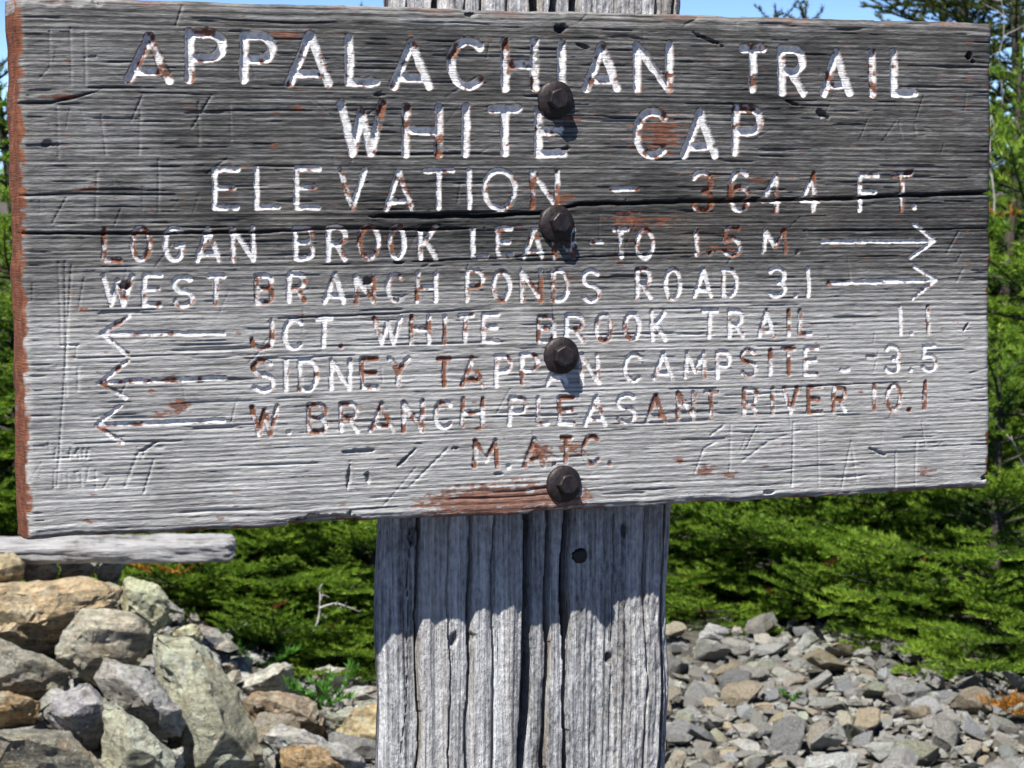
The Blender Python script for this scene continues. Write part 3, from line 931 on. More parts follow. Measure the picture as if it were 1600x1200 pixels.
def build_post(root, inv):
    """half-log post: flat, deeply split front against the board's back, tapering sides"""
    def fu(px, py, depth):      # photograph point on the plane `depth` behind the board front
        n = RB[:, 1]; d = ray(px, py)
        t = ((BOARD_C - CAM) @ n + depth) / (d @ n)
        q = RB.T @ (CAM + d * t - BOARD_C)
        return q[0], q[2]
    xl, _ = fu(594, 1000, BT); xr, _ = fu(1046, 1000, BT)
    zt = fu(800, -260, BT)[1]
    z1 = fu(800, 1290, BT)[1]; z0 = fu(800, 740, BT)[1]
    zs = np.concatenate([np.linspace(-1.62, z1 - .02, 24), np.arange(z1, z0, 0.0014), np.linspace(z0 + .004, 0.15, 30), np.arange(0.153, zt, 0.0016), [zt]])
    nfx = 280
    fx = np.linspace(xl, xr, nfx)
    FX, FZ = np.meshgrid(fx, zs)
    # relief: staves between long splits
    splits = [(657, 3.6, .022), (732, 2.4, .010), (700, 1.2, .004), (812, 12.0, .070), (846, 6.5, .050), (883, 9.5, .065), (775, 1.4, .006), (1003, 1.4, .005), (1026, 2.6, .012), (945, 0.8, .002), (628, 1.2, .004)]
    y = np.zeros_like(FX)
    y += 0.0030 * (fbm(FX * 210, FZ * 4, 201, 3) - .5)
    y += 0.0009 * np.abs(np.sin(FX * 620 + 3 * fbm(FX * 20, FZ * 2, 205, 2))) * sstep(.55, .7, (FX - xl) / (xr - xl))
    y += 0.0046 * (fbm(FX * 110, FZ * 3.6, 202, 3) - .5)
    y += 0.0065 * (fbm(FX * 24, FZ * 2.2, 203, 2) - .5)
    y += 0.0022 * (fbm(FX * 260, FZ * 90, 204, 3) - .5) * (0.4 + sstep(.6, .8, (FX - xl) / (xr - xl)))
    tone = 0.68 + 0.46 * (fbm(FX * 40, FZ * 3, 211) - .5) + 0.34 * (fbm(FX * 180, FZ * 7, 212) - .5)
    pos = (FX - xl) / (xr - xl)
    tone += 0.05 * sstep(.45, .2, pos)
    warmth = 0.35 * sstep(.52, .66, fbm(FX * 70, FZ * 2.2, 214)) + 0.45 * sstep(.55, .68, fbm(FX * 30, FZ * 1.5, 215)) * (pos > .45) * 0.6
    deep = np.zeros_like(FX)
    stave_edges = []
    for i, (px, wpx, dep) in enumerate(splits):
        x0 = fu(px, 960, BT)[0]
        wander = 0.017 * (fbm(FZ * 4.2, FZ * 0 + i, 220 + i, 3) - .5) + 0.0022 * (fbm(FZ * 40, FZ * 0 + i, 240 + i, 2) - .5) + 0.012 * (-(FZ - z1)) * 0.15
        w = wpx / 2050.0 * (0.30 + 1.25 * fbm(FZ * 6, FZ * 0 + i * 3, 260 + i, 2))
        q = np.abs(FX - x0 - wander) / np.maximum(w, 1e-5)
        m = sstep(1.15, 0.75, q)
        y += dep * m
        y += 0.0012 * sstep(3.5, 1.0, q) * (dep > .004)
        warmth = np.maximum(warmth, 0.8 * sstep(2.6, 1.1, q) * sstep(.48, .62, fbm(FZ * 9, FZ * 0 + i, 280 + i, 2)))
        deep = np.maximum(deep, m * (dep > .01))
        stave_edges.append((x0, wander))
    # each stave stands a little proud or back
    cuts = sorted(fu(px, 960, BT)[0] for px in (655, 735, 813, 846, 883, 1000))
    offs = [0.0035, -0.001, -0.0045, 0.0005, 0.001, -0.0005, -0.003]
    st = np.zeros_like(FX)
    for k in range(len(cuts)):
        st += (offs[k + 1] - offs[k]) * sstep(cuts[k] - .002, cuts[k] + .002, FX)
    y += offs[0] + st + 0.004
    ub, vb = fu(690, 1050, BT)
    # nail-hole and knots
    for (px, py, r, dpt) in [(705, 1002, 7, .006), (735, 998, 6, .006), (950, 1030, 5, .006), (640, 840, 8, .006), (968, 830, 7, .003)]:
        kx, kz = fu(px, py, BT)
        q = np.hypot((FX - kx) * 2060 / r, (FZ - kz) * 2060 / (r * 1.8)) + .8 * (fbm(FX * 300, FZ * 120, 301, 2) - .5)
        y += dpt * sstep(1, .5, q); tone -= .15 * sstep(1.1, .6, q)
    # rounding at the edges of the flat
    e = np.minimum(FX - xl, xr - FX)
    y += 0.010 * sstep(.012, 0, e) ** 1.5
    edge = 0.006 * (fbm(FZ * 12, FZ * 0, 310, 3) - .5)
    X = FX + edge * np.where(pos < .5, sstep(.25, 0, pos), sstep(.75, 1, pos))
    # sides and back of the half log
    depth = 0.125
    ns = 26
    thetas = np.linspace(0, math.pi, 3 * ns)[1:-1]
    cxm = (xl + xr) / 2; hw = (xr - xl) / 2
    bx, by_ = [], []
    # right side -> back -> left side, narrowing backwards
    sx = np.concatenate([np.linspace(1, .72, ns), np.linspace(.66, -.66, ns), np.linspace(-.72, -1, ns)])
    sy = np.concatenate([np.linspace(.02, .88, ns), 1 - .1 * np.abs(np.linspace(-1, 1, ns)) ** 2, np.linspace(.88, .02, ns)])
    SX, SZ = np.meshgrid(np.arange(len(sx)), zs)
    BX = cxm + hw * sx[None] * 1.0 + 0.006 * (fbm(SX * .35, SZ * 3, 320, 3) - .5) + np.where(sx[None] > 0, X[:, -1:] - xr, X[:, :1] - xl) * (np.abs(sx[None]) > .7)
    BY = depth * sy[None] + 0.006 * (fbm(SX * .35, SZ * 3, 321, 3) - .5) + y[:, :1] * 0 + .012
    zref = fu(800, 1000, BT)[1]
    X = X + (FZ - zref) * 0.028 + .0025; BX = BX + (SZ - zref) * 0.028 + .0025
    PX_ = np.concatenate([X, BX], 1); PY_ = np.concatenate([y, BY], 1); PZ_ = np.concatenate([FZ, SZ], 1)
    n = PX_.shape[1]; m = len(zs)
    # broken, uneven top
    P = np.stack([PX_, PY_ + BT, PZ_], -1)
    ct = np.zeros((m, n, 4)); ct[..., 3] = 1
    ct[:, :nfx, 0] = np.clip(tone, 0, 1); ct[:, :nfx, 1] = np.clip(warmth, 0, 1); ct[:, :nfx, 2] = deep
    ct[:, nfx:, 0] = .42
    idx = np.arange(m * n).reshape(m, n)
    nxt = np.roll(idx, -1, 1)
    f = np.stack([idx[:-1], nxt[:-1], nxt[1:], idx[1:]], -1).reshape(-1, 4)
    vs_ = P.reshape(-1, 3)
    cs = ct.reshape(-1, 4)
    # close the top with a fan of quads to the centre line
    top = idx[-1]
    cen = len(vs_)
    vs_ = np.concatenate([vs_, [[cxm, BT + depth * .5, zt + .01], [cxm, BT + depth * .5, zt + .01]]])
    cs = np.concatenate([cs, [[.5, 0, 0, 1], [.5, 0, 0, 1]]])
    me = np_mesh('post', vs_[:-1], f, M_POST)
    add_attr(me, 'mask', cs[:-1])
    post = link(bpy.data.objects.new('post', me), root)
    loc0 = inv.to_translation()
    post.location = loc0
    bm = bmesh.new()
    tv = [bm.verts.new(P[-1, i]) for i in range(0, n, 3)]
    cv = bm.verts.new((cxm, BT + depth * .5, zt + .012))
    for i in range(len(tv)):
        bm.faces.new((tv[i], tv[(i + 1) % len(tv)], cv))
    cap = bpy.data.meshes.new('post_top'); bm.to_mesh(cap); bm.free()
    cap.materials.append(M_POST)
    add_attr(cap, 'mask', np.tile([[.55, .1, 0, 1]], (len(cap.vertices), 1)))
    link(bpy.data.objects.new('post_top', cap), post)
    # stub of an old bolt in the post under the board
    kx, kz = fu(908, 869, BT)
    bm = bmesh.new()
    prof = [(.0062, .012), (.0062, -.001), (.0054, -.003), (.0030, -.0036), (.0001, -.0032)]
    rings = [[bm.verts.new((r * math.cos(2 * math.pi * i / 20) * (1 + .08 * math.sin(3 * i)), yy, r * math.sin(2 * math.pi * i / 20))) for i in range(20)] for r, yy in prof]
    for a, b in zip(rings[:-1], rings[1:]):
        for i in range(20):
            bm.faces.new((a[i], a[(i + 1) % 20], b[(i + 1) % 20], b[i]))
    for f_ in bm.faces:
        f_.smooth = True
    sm = bpy.data.meshes.new('nail_head'); bm.to_mesh(sm); bm.free()
    sm.materials.append(M_BOLT)
    nl = link(bpy.data.objects.new('nail_head', sm), post)
    nl.location = (kx, BT + .004, kz)


SIGN = build_sign()

# ------------------------------------------------------------------ rocks
def hull_rock(name, pts, seed, cuts=3, rough=0.012, bev=0.012, strata=0.0):
    """angular rock from the convex hull of its corner points, edges worn, faces broken up"""
    bm = bmesh.new()
    for p in pts:
        bm.verts.new(p)
    r = bmesh.ops.convex_hull(bm, input=bm.verts)
    junk = list({e for e in r['geom_interior'] + r['geom_unused'] if isinstance(e, bmesh.types.BMVert)})
    bmesh.ops.delete(bm, geom=junk, context='VERTS')
    bmesh.ops.dissolve_limit(bm, angle_limit=R(9), verts=bm.verts, edges=bm.edges)
    rr_ = random.Random(seed * 7 + 1)
    c0 = sum((v.co for v in bm.verts), Vector()) / max(1, len(bm.verts))
    rad_ = max((v.co - c0).length for v in bm.verts)
    for _ in range(7):
        n_ = Vector((rr_.gauss(0, 1), rr_.gauss(0, 1) - .4, rr_.gauss(0, 1) + .2)).normalized()
        ext = max((v.co - c0).dot(n_) for v in bm.verts)
        r2 = bmesh.ops.bisect_plane(bm, geom=bm.verts[:] + bm.edges[:] + bm.faces[:], plane_co=c0 + n_ * ext * rr_.uniform(.80, .94), plane_no=n_, clear_outer=True)
        eds = [e for e in r2['geom_cut'] if isinstance(e, bmesh.types.BMEdge)]
        if eds:
            bmesh.ops.contextual_create(bm, geom=eds)
    if bev > 0:
        bmesh.ops.bevel(bm, geom=list(bm.edges), offset=bev, segments=2, profile=0.6, affect='EDGES', clamp_overlap=True)
    bmesh.ops.triangulate(bm, faces=bm.faces)
    size = max((v.co - Vector(pts[0])).length for v in bm.verts)
    for it in range(cuts):
        lim = size / (3.2 * 1.75 ** it)
        ed = [e for e in bm.edges if e.calc_length() > lim]
        if ed:
            bmesh.ops.subdivide_edges(bm, edges=ed, cuts=1, use_grid_fill=False)
            bmesh.ops.triangulate(bm, faces=bm.faces)
    bm.normal_update()
    off = Vector((seed * 3.7, seed * 1.3, seed * 2.1))
    cleave = Vector((rr_.uniform(-.5, .5), rr_.uniform(-.5, .5), 1)).normalized()
    for v in bm.verts:
        p = v.co / size
        d = 0.6 * mnoise.noise(p * 3 + off) + 0.3 * mnoise.noise(p * 8 + off) + 0.3 * mnoise.noise(p * 19 + off)
        w = p + Vector((mnoise.noise(p * 6 + off), mnoise.noise(p * 6 - off), mnoise.noise(p * 6 + off * 2))) * .12
        cell = mnoise.cell(w * 4 + off) * 1.0 + mnoise.cell(w * 9 - off) * .5
        k = p.dot(cleave) * 7 + 1.3 * mnoise.noise(p * 2.2 + off)
        fk = k - math.floor(k)
        d += (0.9 + strata) * (min(fk * 1.15, 1) - .5) * (.4 + mnoise.cell(Vector((math.floor(k), seed, 0.5))))
        v.co += v.normal * (d + cell * 0.75) * rough * size
    me = bpy.data.meshes.new(name)
    bm.to_mesh(me); bm.free()
    me.materials.append(M_ROCK)
    me.polygons.foreach_set('use_smooth', np.ones(len(me.polygons), dtype=bool))
    me.set_sharp_from_angle(angle=R(24))
    return me


def rock_from_view(label, d, outline, ridges, thick, col, seed, strata=0.0, cuts=4):
    """outline: photograph points at depth d; ridges: (px, py, nearer by); thick: how far it reaches back"""
    pts = [at(x, y, d) for x, y in outline]
    cx = sum(p[0] for p in outline) / len(outline); cy = sum(p[1] for p in outline) / len(outline)
    for x, y, k in ridges:
        pts.append(at(x, y, d - k))
    for x, y in outline:
        qx, qy = cx + (x - cx) * .8, cy + (y - cy) * .8 + 10
        pts.append(at(qx, qy, d + thick))
    # rests in the ground: pull a foot down
    c = np.mean(pts, 0)
    foot = at(cx, max(p[1] for p in outline) + 25, d + thick * .4)
    pts.append(foot)
    base = np.array([c[0], c[1], min(p[2] for p in pts)])
    me = hull_rock('rock', [Vector(p - base) for p in pts], seed, cuts, 0.022, 0.003, strata)
    o = link(bpy.data.objects.new('rock', me))
    o.location = base
    o.color = (*col, 1)
    return tag(o, label, 'rock', 'rocks of the pile left of the post')


GREY = (0.30, 0.30, 0.295); BLUE = (0.27, 0.28, 0.295); TAN = (0.34, 0.27, 0.175); GREEN = (0.275, 0.285, 0.23); BRN = (0.22, 0.17, 0.125); PALE = (0.37, 0.365, 0.33); DARK = (0.13, 0.13, 0.12); ORG = (0.31, 0.215, 0.115)
PALEY = (0.40, 0.40, 0.28)
RK = [
    ('rounded tan rock at the left picture edge under the silver log', 5.55, [(-40, 870), (20, 862), (36, 880), (36, 905), (20, 922), (-40, 925)], [(0, 890, .06)], .15, TAN, 1, 0),
    ('small flat grey stone wedged under the silver log', 5.7, [(33, 878), (90, 874), (92, 893), (36, 902)], [(60, 880, .03)], .14, GREY, 2, 0),
    ('small pale green slab wedged under the middle of the log', 5.72, [(92, 878), (150, 872), (152, 880), (110, 901), (96, 898)], [(125, 882, .03)], .14, PALE, 3, 0),
    ('small blue grey stone wedged under the log, nearest its cut end', 5.72, [(148, 892), (165, 874), (196, 872), (190, 895), (170, 908)], [(170, 885, .04)], .14, BLUE, 4, 0),
    ('wide tan layered slab with cracked bedding below the silver log', 5.45, [(-60, 915), (60, 905), (140, 902), (188, 922), (182, 940), (120, 970), (30, 1000), (-60, 1005)], [(30, 925, .08), (100, 925, .07), (20, 975, .10), (120, 955, .06)], .30, TAN, 5, 1.1),
    ('dark sided block with a sunlit yellowish top beside the firs', 5.6, [(186, 915), (202, 900), (252, 917), (266, 935), (268, 968), (250, 985), (186, 968)], [(192, 930, .08)], .14, PALEY, 6, 0),
    ('blocky pale rock with a stepped top in the middle of the pile', 5.15, [(80, 1030), (98, 990), (130, 951), (158, 962), (208, 955), (236, 972), (238, 1010), (220, 1035), (120, 1055)], [(150, 975, .06), (165, 1010, .06), (225, 975, .03)], .16, (0.31, 0.295, 0.25), 7, .5),
    ('largest rock of the pile, a green grey lichened boulder sloping to the right', 5.0, [(238, 985), (285, 985), (320, 1010), (372, 1080), (402, 1150), (420, 1215), (270, 1225), (252, 1110), (240, 1050)], [(285, 1040, .10), (330, 1120, .14), (300, 1210, .14)], .22, GREEN, 8, 0),
    ('pale yellowish stone peeping out behind the big lichened boulder', 5.3, [(268, 985), (300, 976), (316, 978), (318, 1000), (306, 1008), (270, 1005)], [(290, 985, .03)], .10, PALEY, 9, 0),
    ('pointed blue grey rock with a notched crown in front of the boulder', 4.85, [(145, 1060), (168, 1018), (185, 1022), (200, 1036), (222, 1028), (236, 1060), (298, 1130), (296, 1142), (255, 1152), (180, 1110)], [(190, 1060, .06), (235, 1100, .07)], .14, (0.25, 0.245, 0.24), 10, 0),
    ('long grey weathered slab leaning at the left picture edge', 5.05, [(-60, 995), (0, 998), (60, 1020), (112, 1060), (108, 1080), (66, 1092), (-60, 1085)], [(20, 1030, .09), (75, 1050, .05)], .25, (0.2, 0.185, 0.16), 11, .9),
    ('small tan rock at the left picture edge above the bottom corner', 4.85, [(-50, 1085), (12, 1078), (66, 1095), (56, 1128), (-50, 1138)], [(20, 1090, .06)], .18, ORG, 12, 0),
    ('lilac grey rock with a brown shaded right side, near the bottom left', 4.72, [(66, 1112), (90, 1085), (140, 1066), (160, 1085), (178, 1105), (172, 1135), (142, 1172), (90, 1140)], [(110, 1105, .07), (150, 1100, .05)], .16, (0.27, 0.255, 0.26), 13, 0),
    ('dark brown green rock filling the bottom left corner', 4.55, [(-50, 1140), (50, 1132), (110, 1142), (140, 1175), (170, 1225), (-50, 1230)], [(60, 1160, .08)], .22, (0.18, 0.165, 0.13), 14, 0),
    ('green grey rock with a pale rim at the bottom edge of the pile', 4.62, [(155, 1085), (175, 1090), (230, 1135), (272, 1175), (285, 1225), (165, 1230), (178, 1165)], [(215, 1155, .06)], .18, GREEN, 15, 0),
    ('small pale stone at the bottom edge below the big boulder', 4.7, [(262, 1172), (285, 1168), (288, 1190), (275, 1215), (262, 1200)], [(275, 1185, .02)], .08, PALE, 16, 0),
    ('green grey rock with dark right face between boulder and fir', 5.75, [(368, 1078), (395, 1052), (438, 1034), (458, 1036), (462, 1055), (445, 1085), (400, 1095)], [(410, 1065, .07), (440, 1042, .06)], .12, PALE, 17, 0),
    ('brown rust patched rock right of the big boulder', 5.5, [(378, 1095), (400, 1080), (450, 1080), (490, 1100), (518, 1140), (480, 1150), (390, 1148)], [(430, 1100, .08), (480, 1125, .07)], .18, BRN, 18, 0),
    ('blue grey flat slab lying low left of the post', 5.15, [(406, 1148), (440, 1136), (470, 1140), (540, 1165), (578, 1196), (560, 1205), (430, 1180)], [(470, 1160, .08), (540, 1188, .05)], .14, BLUE, 19, 0),
    ('orange tan rock cut by the bottom edge left of the post', 4.9, [(440, 1170), (455, 1162), (500, 1170), (540, 1200), (540, 1230), (436, 1230)], [(475, 1180, .05)], .12, ORG, 20, 0),
    ('pale grey stone half hidden in the low firs left of the post', 6.0, [(484, 1045), (510, 1040), (548, 1044), (548, 1068), (520, 1082), (490, 1070)], [(515, 1052, .04)], .12, PALE, 21, 0),
    ('grey stone under a fir twig close to the left side of the post', 5.9, [(520, 1078), (560, 1070), (605, 1075), (610, 1100), (545, 1105), (522, 1095)], [(560, 1082, .04)], .14, GREY, 22, 0),
    ('yellow tan rock standing against the left edge of the post', 5.45, [(528, 1140), (545, 1110), (590, 1098), (640, 1110), (640, 1215), (548, 1205), (530, 1165)], [(565, 1130, .06), (600, 1150, .06)], .18, (0.36, 0.29, 0.16), 23, 0),
    ('pale green slab lying between brown rock and yellow tan rock', 5.6, [(505, 1118), (535, 1102), (600, 1092), (610, 1110), (560, 1128), (520, 1135)], [(545, 1115, .04)], .12, GREEN, 24, 0),
    ('small brown stone in front of the firs above the boulder', 5.8, [(336, 1040), (355, 1028), (372, 1034), (372, 1055), (348, 1062)], [(355, 1040, .03)], .10, (0.24, 0.2, 0.17), 25, 0),
]
for rk in RK:
    rock_from_view(*rk)

# ---- scree: stones as pieces of the ground, two dozen shared shapes
rs = random.Random(11)
SHAPES = []
for k in range(22):
    pts = []
    ax = Vector((1, rs.uniform(.55, .95), rs.uniform(.28, .62)))
    for i in range(15):
        v = Vector((rs.gauss(0, 1), rs.gauss(0, 1), rs.gauss(0, 1))).normalized()
        v = Vector((max(-.72, min(.72, v.x)), max(-.72, min(.72, v.y)), max(-.6, min(.6, v.z))))
        pts.append(Vector((v.x * ax.x, v.y * ax.y, v.z * ax.z)) * .72)
    SHAPES.append(hull_rock('stone', pts, 60 + k, 2, 0.022, 0.035))

STONE_COLS = [GREY, BLUE, GREY, BLUE, (.38, .385, .37), (.36, .32, .25), (0.34, 0.33, 0.315), (0.42, 0.42, 0.42), (.31, .33, .27), (0.36, 0.325, 0.27), (0.25, 0.25, 0.255), (0.37, 0.31, 0.22), (.45, .44, .42)]


def scatter():
    placed = []
    cell = {}

    def ok(x, y, r, k):
        gx, gy = int(x / .15), int(y / .15)
        for i in range(gx - 2, gx + 3):
            for j in range(gy - 2, gy + 3):
                for (a, b, c) in cell.get((i, j), ()):
                    if (a - x) ** 2 + (b - y) ** 2 < (k * (r + c)) ** 2:
                        return False
        return True
    for (rad0, rad1, tries, k) in ((.060, .088, 200, .80), (.038, .058, 3800, .62), (.024, .038, 12000, .58), (.014, .024, 12000, .60)):
        for _ in range(tries):
            x = rs.uniform(-1.7, 1.95); y = rs.uniform(4.5, 6.8)
            lim = 6.55 - .45 * max(0, x - .75) - .12 * math.sin(x * 5)
            if y > lim or (x < -.25 and y > 6.0):
                continue
            r = rs.uniform(rad0, rad1)
            if ok(x, y, r, k):
                cell.setdefault((int(x / .15), int(y / .15)), []).append((x, y, r))
                placed.append((x, y, r))
    return placed


PL = scatter()
info = []
for (x, y, r) in PL:
    z = float(ground_z(x, y))
    px, py = to_px((x, y, z + r * .3))
    vis = (1015 < px < 1620 and 940 < py < 1225) or (-20 < px < 610 and 880 < py < 1225)
    info.append((r * FPX / y * (3.0 if px > 900 else 1.0) if vis else 0, x, y, z, r))
info.sort(key=lambda t: -t[0])
rest = []
named = 0
for (s, x, y, z, r) in info:
    rot = (rs.gauss(0, .30) + .12, rs.gauss(0, .30), rs.uniform(0, 6.28))
    sc = r * 1.45
    me = SHAPES[rs.randrange(len(SHAPES))]
    sc3 = (sc * rs.uniform(.85, 1.2), sc * rs.uniform(.8, 1.15), sc * rs.uniform(.8, 1.3))
    zz = z + r * rs.uniform(.12, .45) + (.012 if r > .05 else 0)
    if s > 0 and named < 290:
        o = link(bpy.data.objects.new('stone', me), GROUND)
        o.location = (x, y, zz); o.rotation_euler = rot; o.scale = sc3
        c = rs.choice(STONE_COLS); j = rs.uniform(.85, 1.5)
        o.color = (c[0] * j, c[1] * j, c[2] * j, 1)
        named += 1
    else:
        rest.append((me, Matrix.Translation((x, y, zz)) @ (Matrix.Rotation(rot[2], 4, 'Z') @ Matrix.Rotation(rot[0], 4, 'X') @ Matrix.Rotation(rot[1], 4, 'Y')) @ Matrix.Diagonal((*sc3, 1))))


def rubble():
    tet = []
    for k in range(6):
        bm = bmesh.new()
        for i in range(9):
            bm.verts.new(Vector((rs.gauss(0, 1), rs.gauss(0, 1), rs.gauss(0, .6))).normalized() * rs.uniform(.7, 1))
        bmesh.ops.convex_hull(bm, input=bm.verts)
        bmesh.ops.triangulate(bm, faces=bm.faces)
        lone = [v for v in bm.verts if not v.link_faces]
        bmesh.ops.delete(bm, geom=lone, context='VERTS')
        bm.verts.index_update()
        tet.append((np.array([v.co[:] for v in bm.verts]), np.array([[v.index for v in f.verts] for f in bm.faces])))
        bm.free()
    vv, ff, n = [], [], 0
    for (me, M) in rest:
        a, f = tet[rs.randrange(6)]
        Mn = np.array(M)
        p = a * .62 @ Mn[:3, :3].T + Mn[:3, 3]
        vv.append(p); ff.append(f + n); n += len(p)
    for _ in range(5200):
        x = rs.uniform(-2.2, 2.2); y = rs.uniform(4.3, 7.1)
        if x < -1.1 and y > 6.2:
            continue
        a, f = tet[rs.randrange(6)]
        s = rs.uniform(.008, .026)
        an = rs.uniform(0, 6.28)
        Rz = np.array([[math.cos(an), -math.sin(an), 0], [math.sin(an), math.cos(an), 0], [0, 0, .8]])
        p = a * s @ Rz.T + np.array([x, y, float(ground_z(x, y)) + s * .35])
        vv.append(p); ff.append(f + n); n += len(p)
    me = np_mesh('rubble', np.concatenate(vv), np.concatenate(ff), M_ROCK, smooth=False)
    o = link(bpy.data.objects.new('rubble', me))
    o.color = (0.25, 0.25, 0.245, 1)
    tag(o, 'small grey rubble filling the gaps between the stones', 'rubble', None, 'stuff')


rubble()

# ------------------------------------------------------------------ silver log on the rocks
def build_log():
    d = 5.62
    a = at(-620, 868, d + .10); b = at(366, 856, d)
    ax = Vector(b - a); L = ax.length
    nseg, nr = 200, 44
    xs = np.linspace(0, L, nseg)
    th = np.linspace(0, 2 * math.pi, nr, endpoint=False)
    T, X = np.meshgrid(th, xs)
    r0 = 0.029
    c, s = np.cos(T), np.sin(T)
    k = (np.abs(c) ** 3.2 + np.abs(s) ** 3.2) ** (-1 / 3.2)
    r = r0 * k * (1 + .22 * (fbm(X * 4, T * 1.0, 401, 3) - .5) + .22 * (fbm(X * 22, T * 3.5, 402, 3) - .5) - .16 * sstep(.62, .7, fbm(X * 5, T * 5, 404, 2)))
    r *= 1 - .35 * sstep(L - .012, L, X) ** 2
    rag = .012 * (fbm(T * 2.2, T * 0, 403, 2) - .5)
    Xp = X + rag * sstep(L - .06, L, X)
    V_ = np.stack([Xp, r * c * 1.35, r * s], -1)
    idx = np.arange(nseg * nr).reshape(nseg, nr)
    nx = np.roll(idx, -1, 1)
    f = np.stack([idx[:-1], idx[1:], nx[1:], nx[:-1]], -1).reshape(-1, 4)
    me = np_mesh('log', V_.reshape(-1, 3), f, M_LOG)
    o = link(bpy.data.objects.new('silver_log', me))
    o.matrix_world = Matrix.Translation(a) @ ax.to_track_quat('X', 'Z').to_matrix().to_4x4() @ Matrix.Rotation(R(12), 4, 'X')
    tag(o, 'silver grey weathered log lying across the rock pile', 'log')
    bm = bmesh.new()
    ring = [bm.verts.new(V_[-1, i]) for i in range(nr)]
    cv = bm.verts.new((L + .002, 0, 0))
    for i in range(nr):
        bm.faces.new((ring[i], ring[(i + 1) % nr], cv))
    bmesh.ops.recalc_face_normals(bm, faces=bm.faces)
    cm = bpy.data.meshes.new('cut_end'); bm.to_mesh(cm); bm.free()
    cm.materials.append(M_LOG)
    link(bpy.data.objects.new('cut_end', cm), o)


build_log()

# ------------------------------------------------------------------ firs
def tube_np(P, r0, r1, n=6):
    P = np.asarray(P, float)
    m = len(P)
    T = np.gradient(P, axis=0)
    T /= np.linalg.norm(T, axis=1)[:, None] + 1e-9
    ref = np.where(np.abs(T[:, 2:3]) > .9, np.array([[1., 0, 0]]), np.array([[0, 0, 1.]]))
    A = np.cross(T, ref); A /= np.linalg.norm(A, axis=1)[:, None]
    B = np.cross(T, A)
    rr = np.linspace(r0, r1, m)[:, None, None]
    th = np.linspace(0, 2 * np.pi, n, endpoint=False)
    V_ = P[:, None] + rr * (np.cos(th)[None, :, None] * A[:, None] + np.sin(th)[None, :, None] * B[:, None])
    idx = np.arange(m * n).reshape(m, n); nx = np.roll(idx, -1, 1)
    f = np.stack([idx[:-1], nx[:-1], nx[1:], idx[1:]], -1).reshape(-1, 4)
    return V_.reshape(-1, 3), f


class Shoots:
    def __init__(s):
        s.p, s.d, s.u, s.L, s.tip = [], [], [], [], []
        s.wv, s.wf, s.n = [], [], 0

    def add(s, p, d, u, L, tip):
        s.p.append(p); s.d.append(d); s.u.append(u); s.L.append(L); s.tip.append(tip)

    def wood(s, P, r0, r1, n=5):
        v, f = tube_np(P, r0, r1, n)
        s.wv.append(v); s.wf.append(f + s.n); s.n += len(v)


def nrm(v):
    return v / (np.linalg.norm(v) + 1e-9)


def spray(S, rng, p, d, L, level=0, vig=1.0, drop=.15):
    """one fir bough: axis with side shoots in a flat fan"""
    up = np.array([0, 0, 1.0])
    side = nrm(np.cross(d, up)); upn = np.cross(side, d)
    n = max(2, int(L / 0.05))
    pts = [p]; q = p.copy(); dd = d.copy()
    st = L / n
    for i in range(n):
        t = i / n
        dd = nrm(dd + up * (-drop * .25 if t < .5 else .10) * (st / .05) * .5 + rng.normal(0, .05, 3))
        q = q + dd * st
        pts.append(q.copy())
        tipness = t if level == 0 else .4 + .6 * t
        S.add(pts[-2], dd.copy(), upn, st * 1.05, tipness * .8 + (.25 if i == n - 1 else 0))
        if t < (.12 if level == 0 else .1):
            continue
        for sgn in (-1, 1):
            rem = (1 - t)
            sl = L * (.50 if level == 0 else .42) * (rem * .85 + .16) * rng.uniform(.7, 1.2)
            if sl < .022:
                continue
            sd = nrm(dd * rng.uniform(.5, .8) + side * sgn * rng.uniform(.7, .95) + upn * rng.normal(.06, .10))
            if level == 0 and sl > .10:
                spray(S, rng, q, sd, sl, 1, vig, drop * .6)
            else:
                S.add(q.copy(), sd, upn, min(sl, .09), .55 + .45 * t)
    if level == 0 or L > .16:
        S.wood(np.array(pts), .0022 + L * .008, .0016, 4)


def needles(S, rng, dens, nl=.019, nw=.0036, dead=0.0):
    p = np.array(S.p); d = np.array(S.d); u = np.array(S.u); L = np.array(S.L); tip = np.array(S.tip)
    cnt = np.maximum(2, (L * dens).astype(int))
    k = np.repeat(np.arange(len(L)), cnt)
    N = len(k)
    t = rng.random(N)
    base = p[k] + d[k] * (L[k] * t)[:, None]
    side = np.cross(d[k], u[k]); side /= np.linalg.norm(side, axis=1)[:, None] + 1e-9
    up2 = np.cross(side, d[k])
    a = rng.normal(0, 1.0, N)
    a = np.clip(a, -1.9, 1.9)
    rad = np.sin(a)[:, None] * side + (np.cos(a) * .75)[:, None] * up2
    fw = rng.uniform(.35, .9, N)[:, None]
    nd = rad + d[k] * fw + rng.normal(0, .12, (N, 3))
    nd /= np.linalg.norm(nd, axis=1)[:, None]
    ln = nl * rng.uniform(.7, 1.25, N)
    w = np.cross(nd, rng.normal(0, 1, (N, 3)) * .5 + up2 * .0 + d[k])
    w /= np.linalg.norm(w, axis=1)[:, None] + 1e-9
    tipp = base + nd * ln[:, None]
    V_ = np.stack([base - w * (nw * .5), base + w * (nw * .5), tipp], 1).reshape(-1, 3)
    F = np.arange(3 * N).reshape(-1, 3)
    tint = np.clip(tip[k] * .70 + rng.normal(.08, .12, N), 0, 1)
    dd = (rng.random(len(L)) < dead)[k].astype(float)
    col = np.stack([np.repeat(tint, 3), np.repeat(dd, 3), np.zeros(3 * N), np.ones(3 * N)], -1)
    return V_, F, col


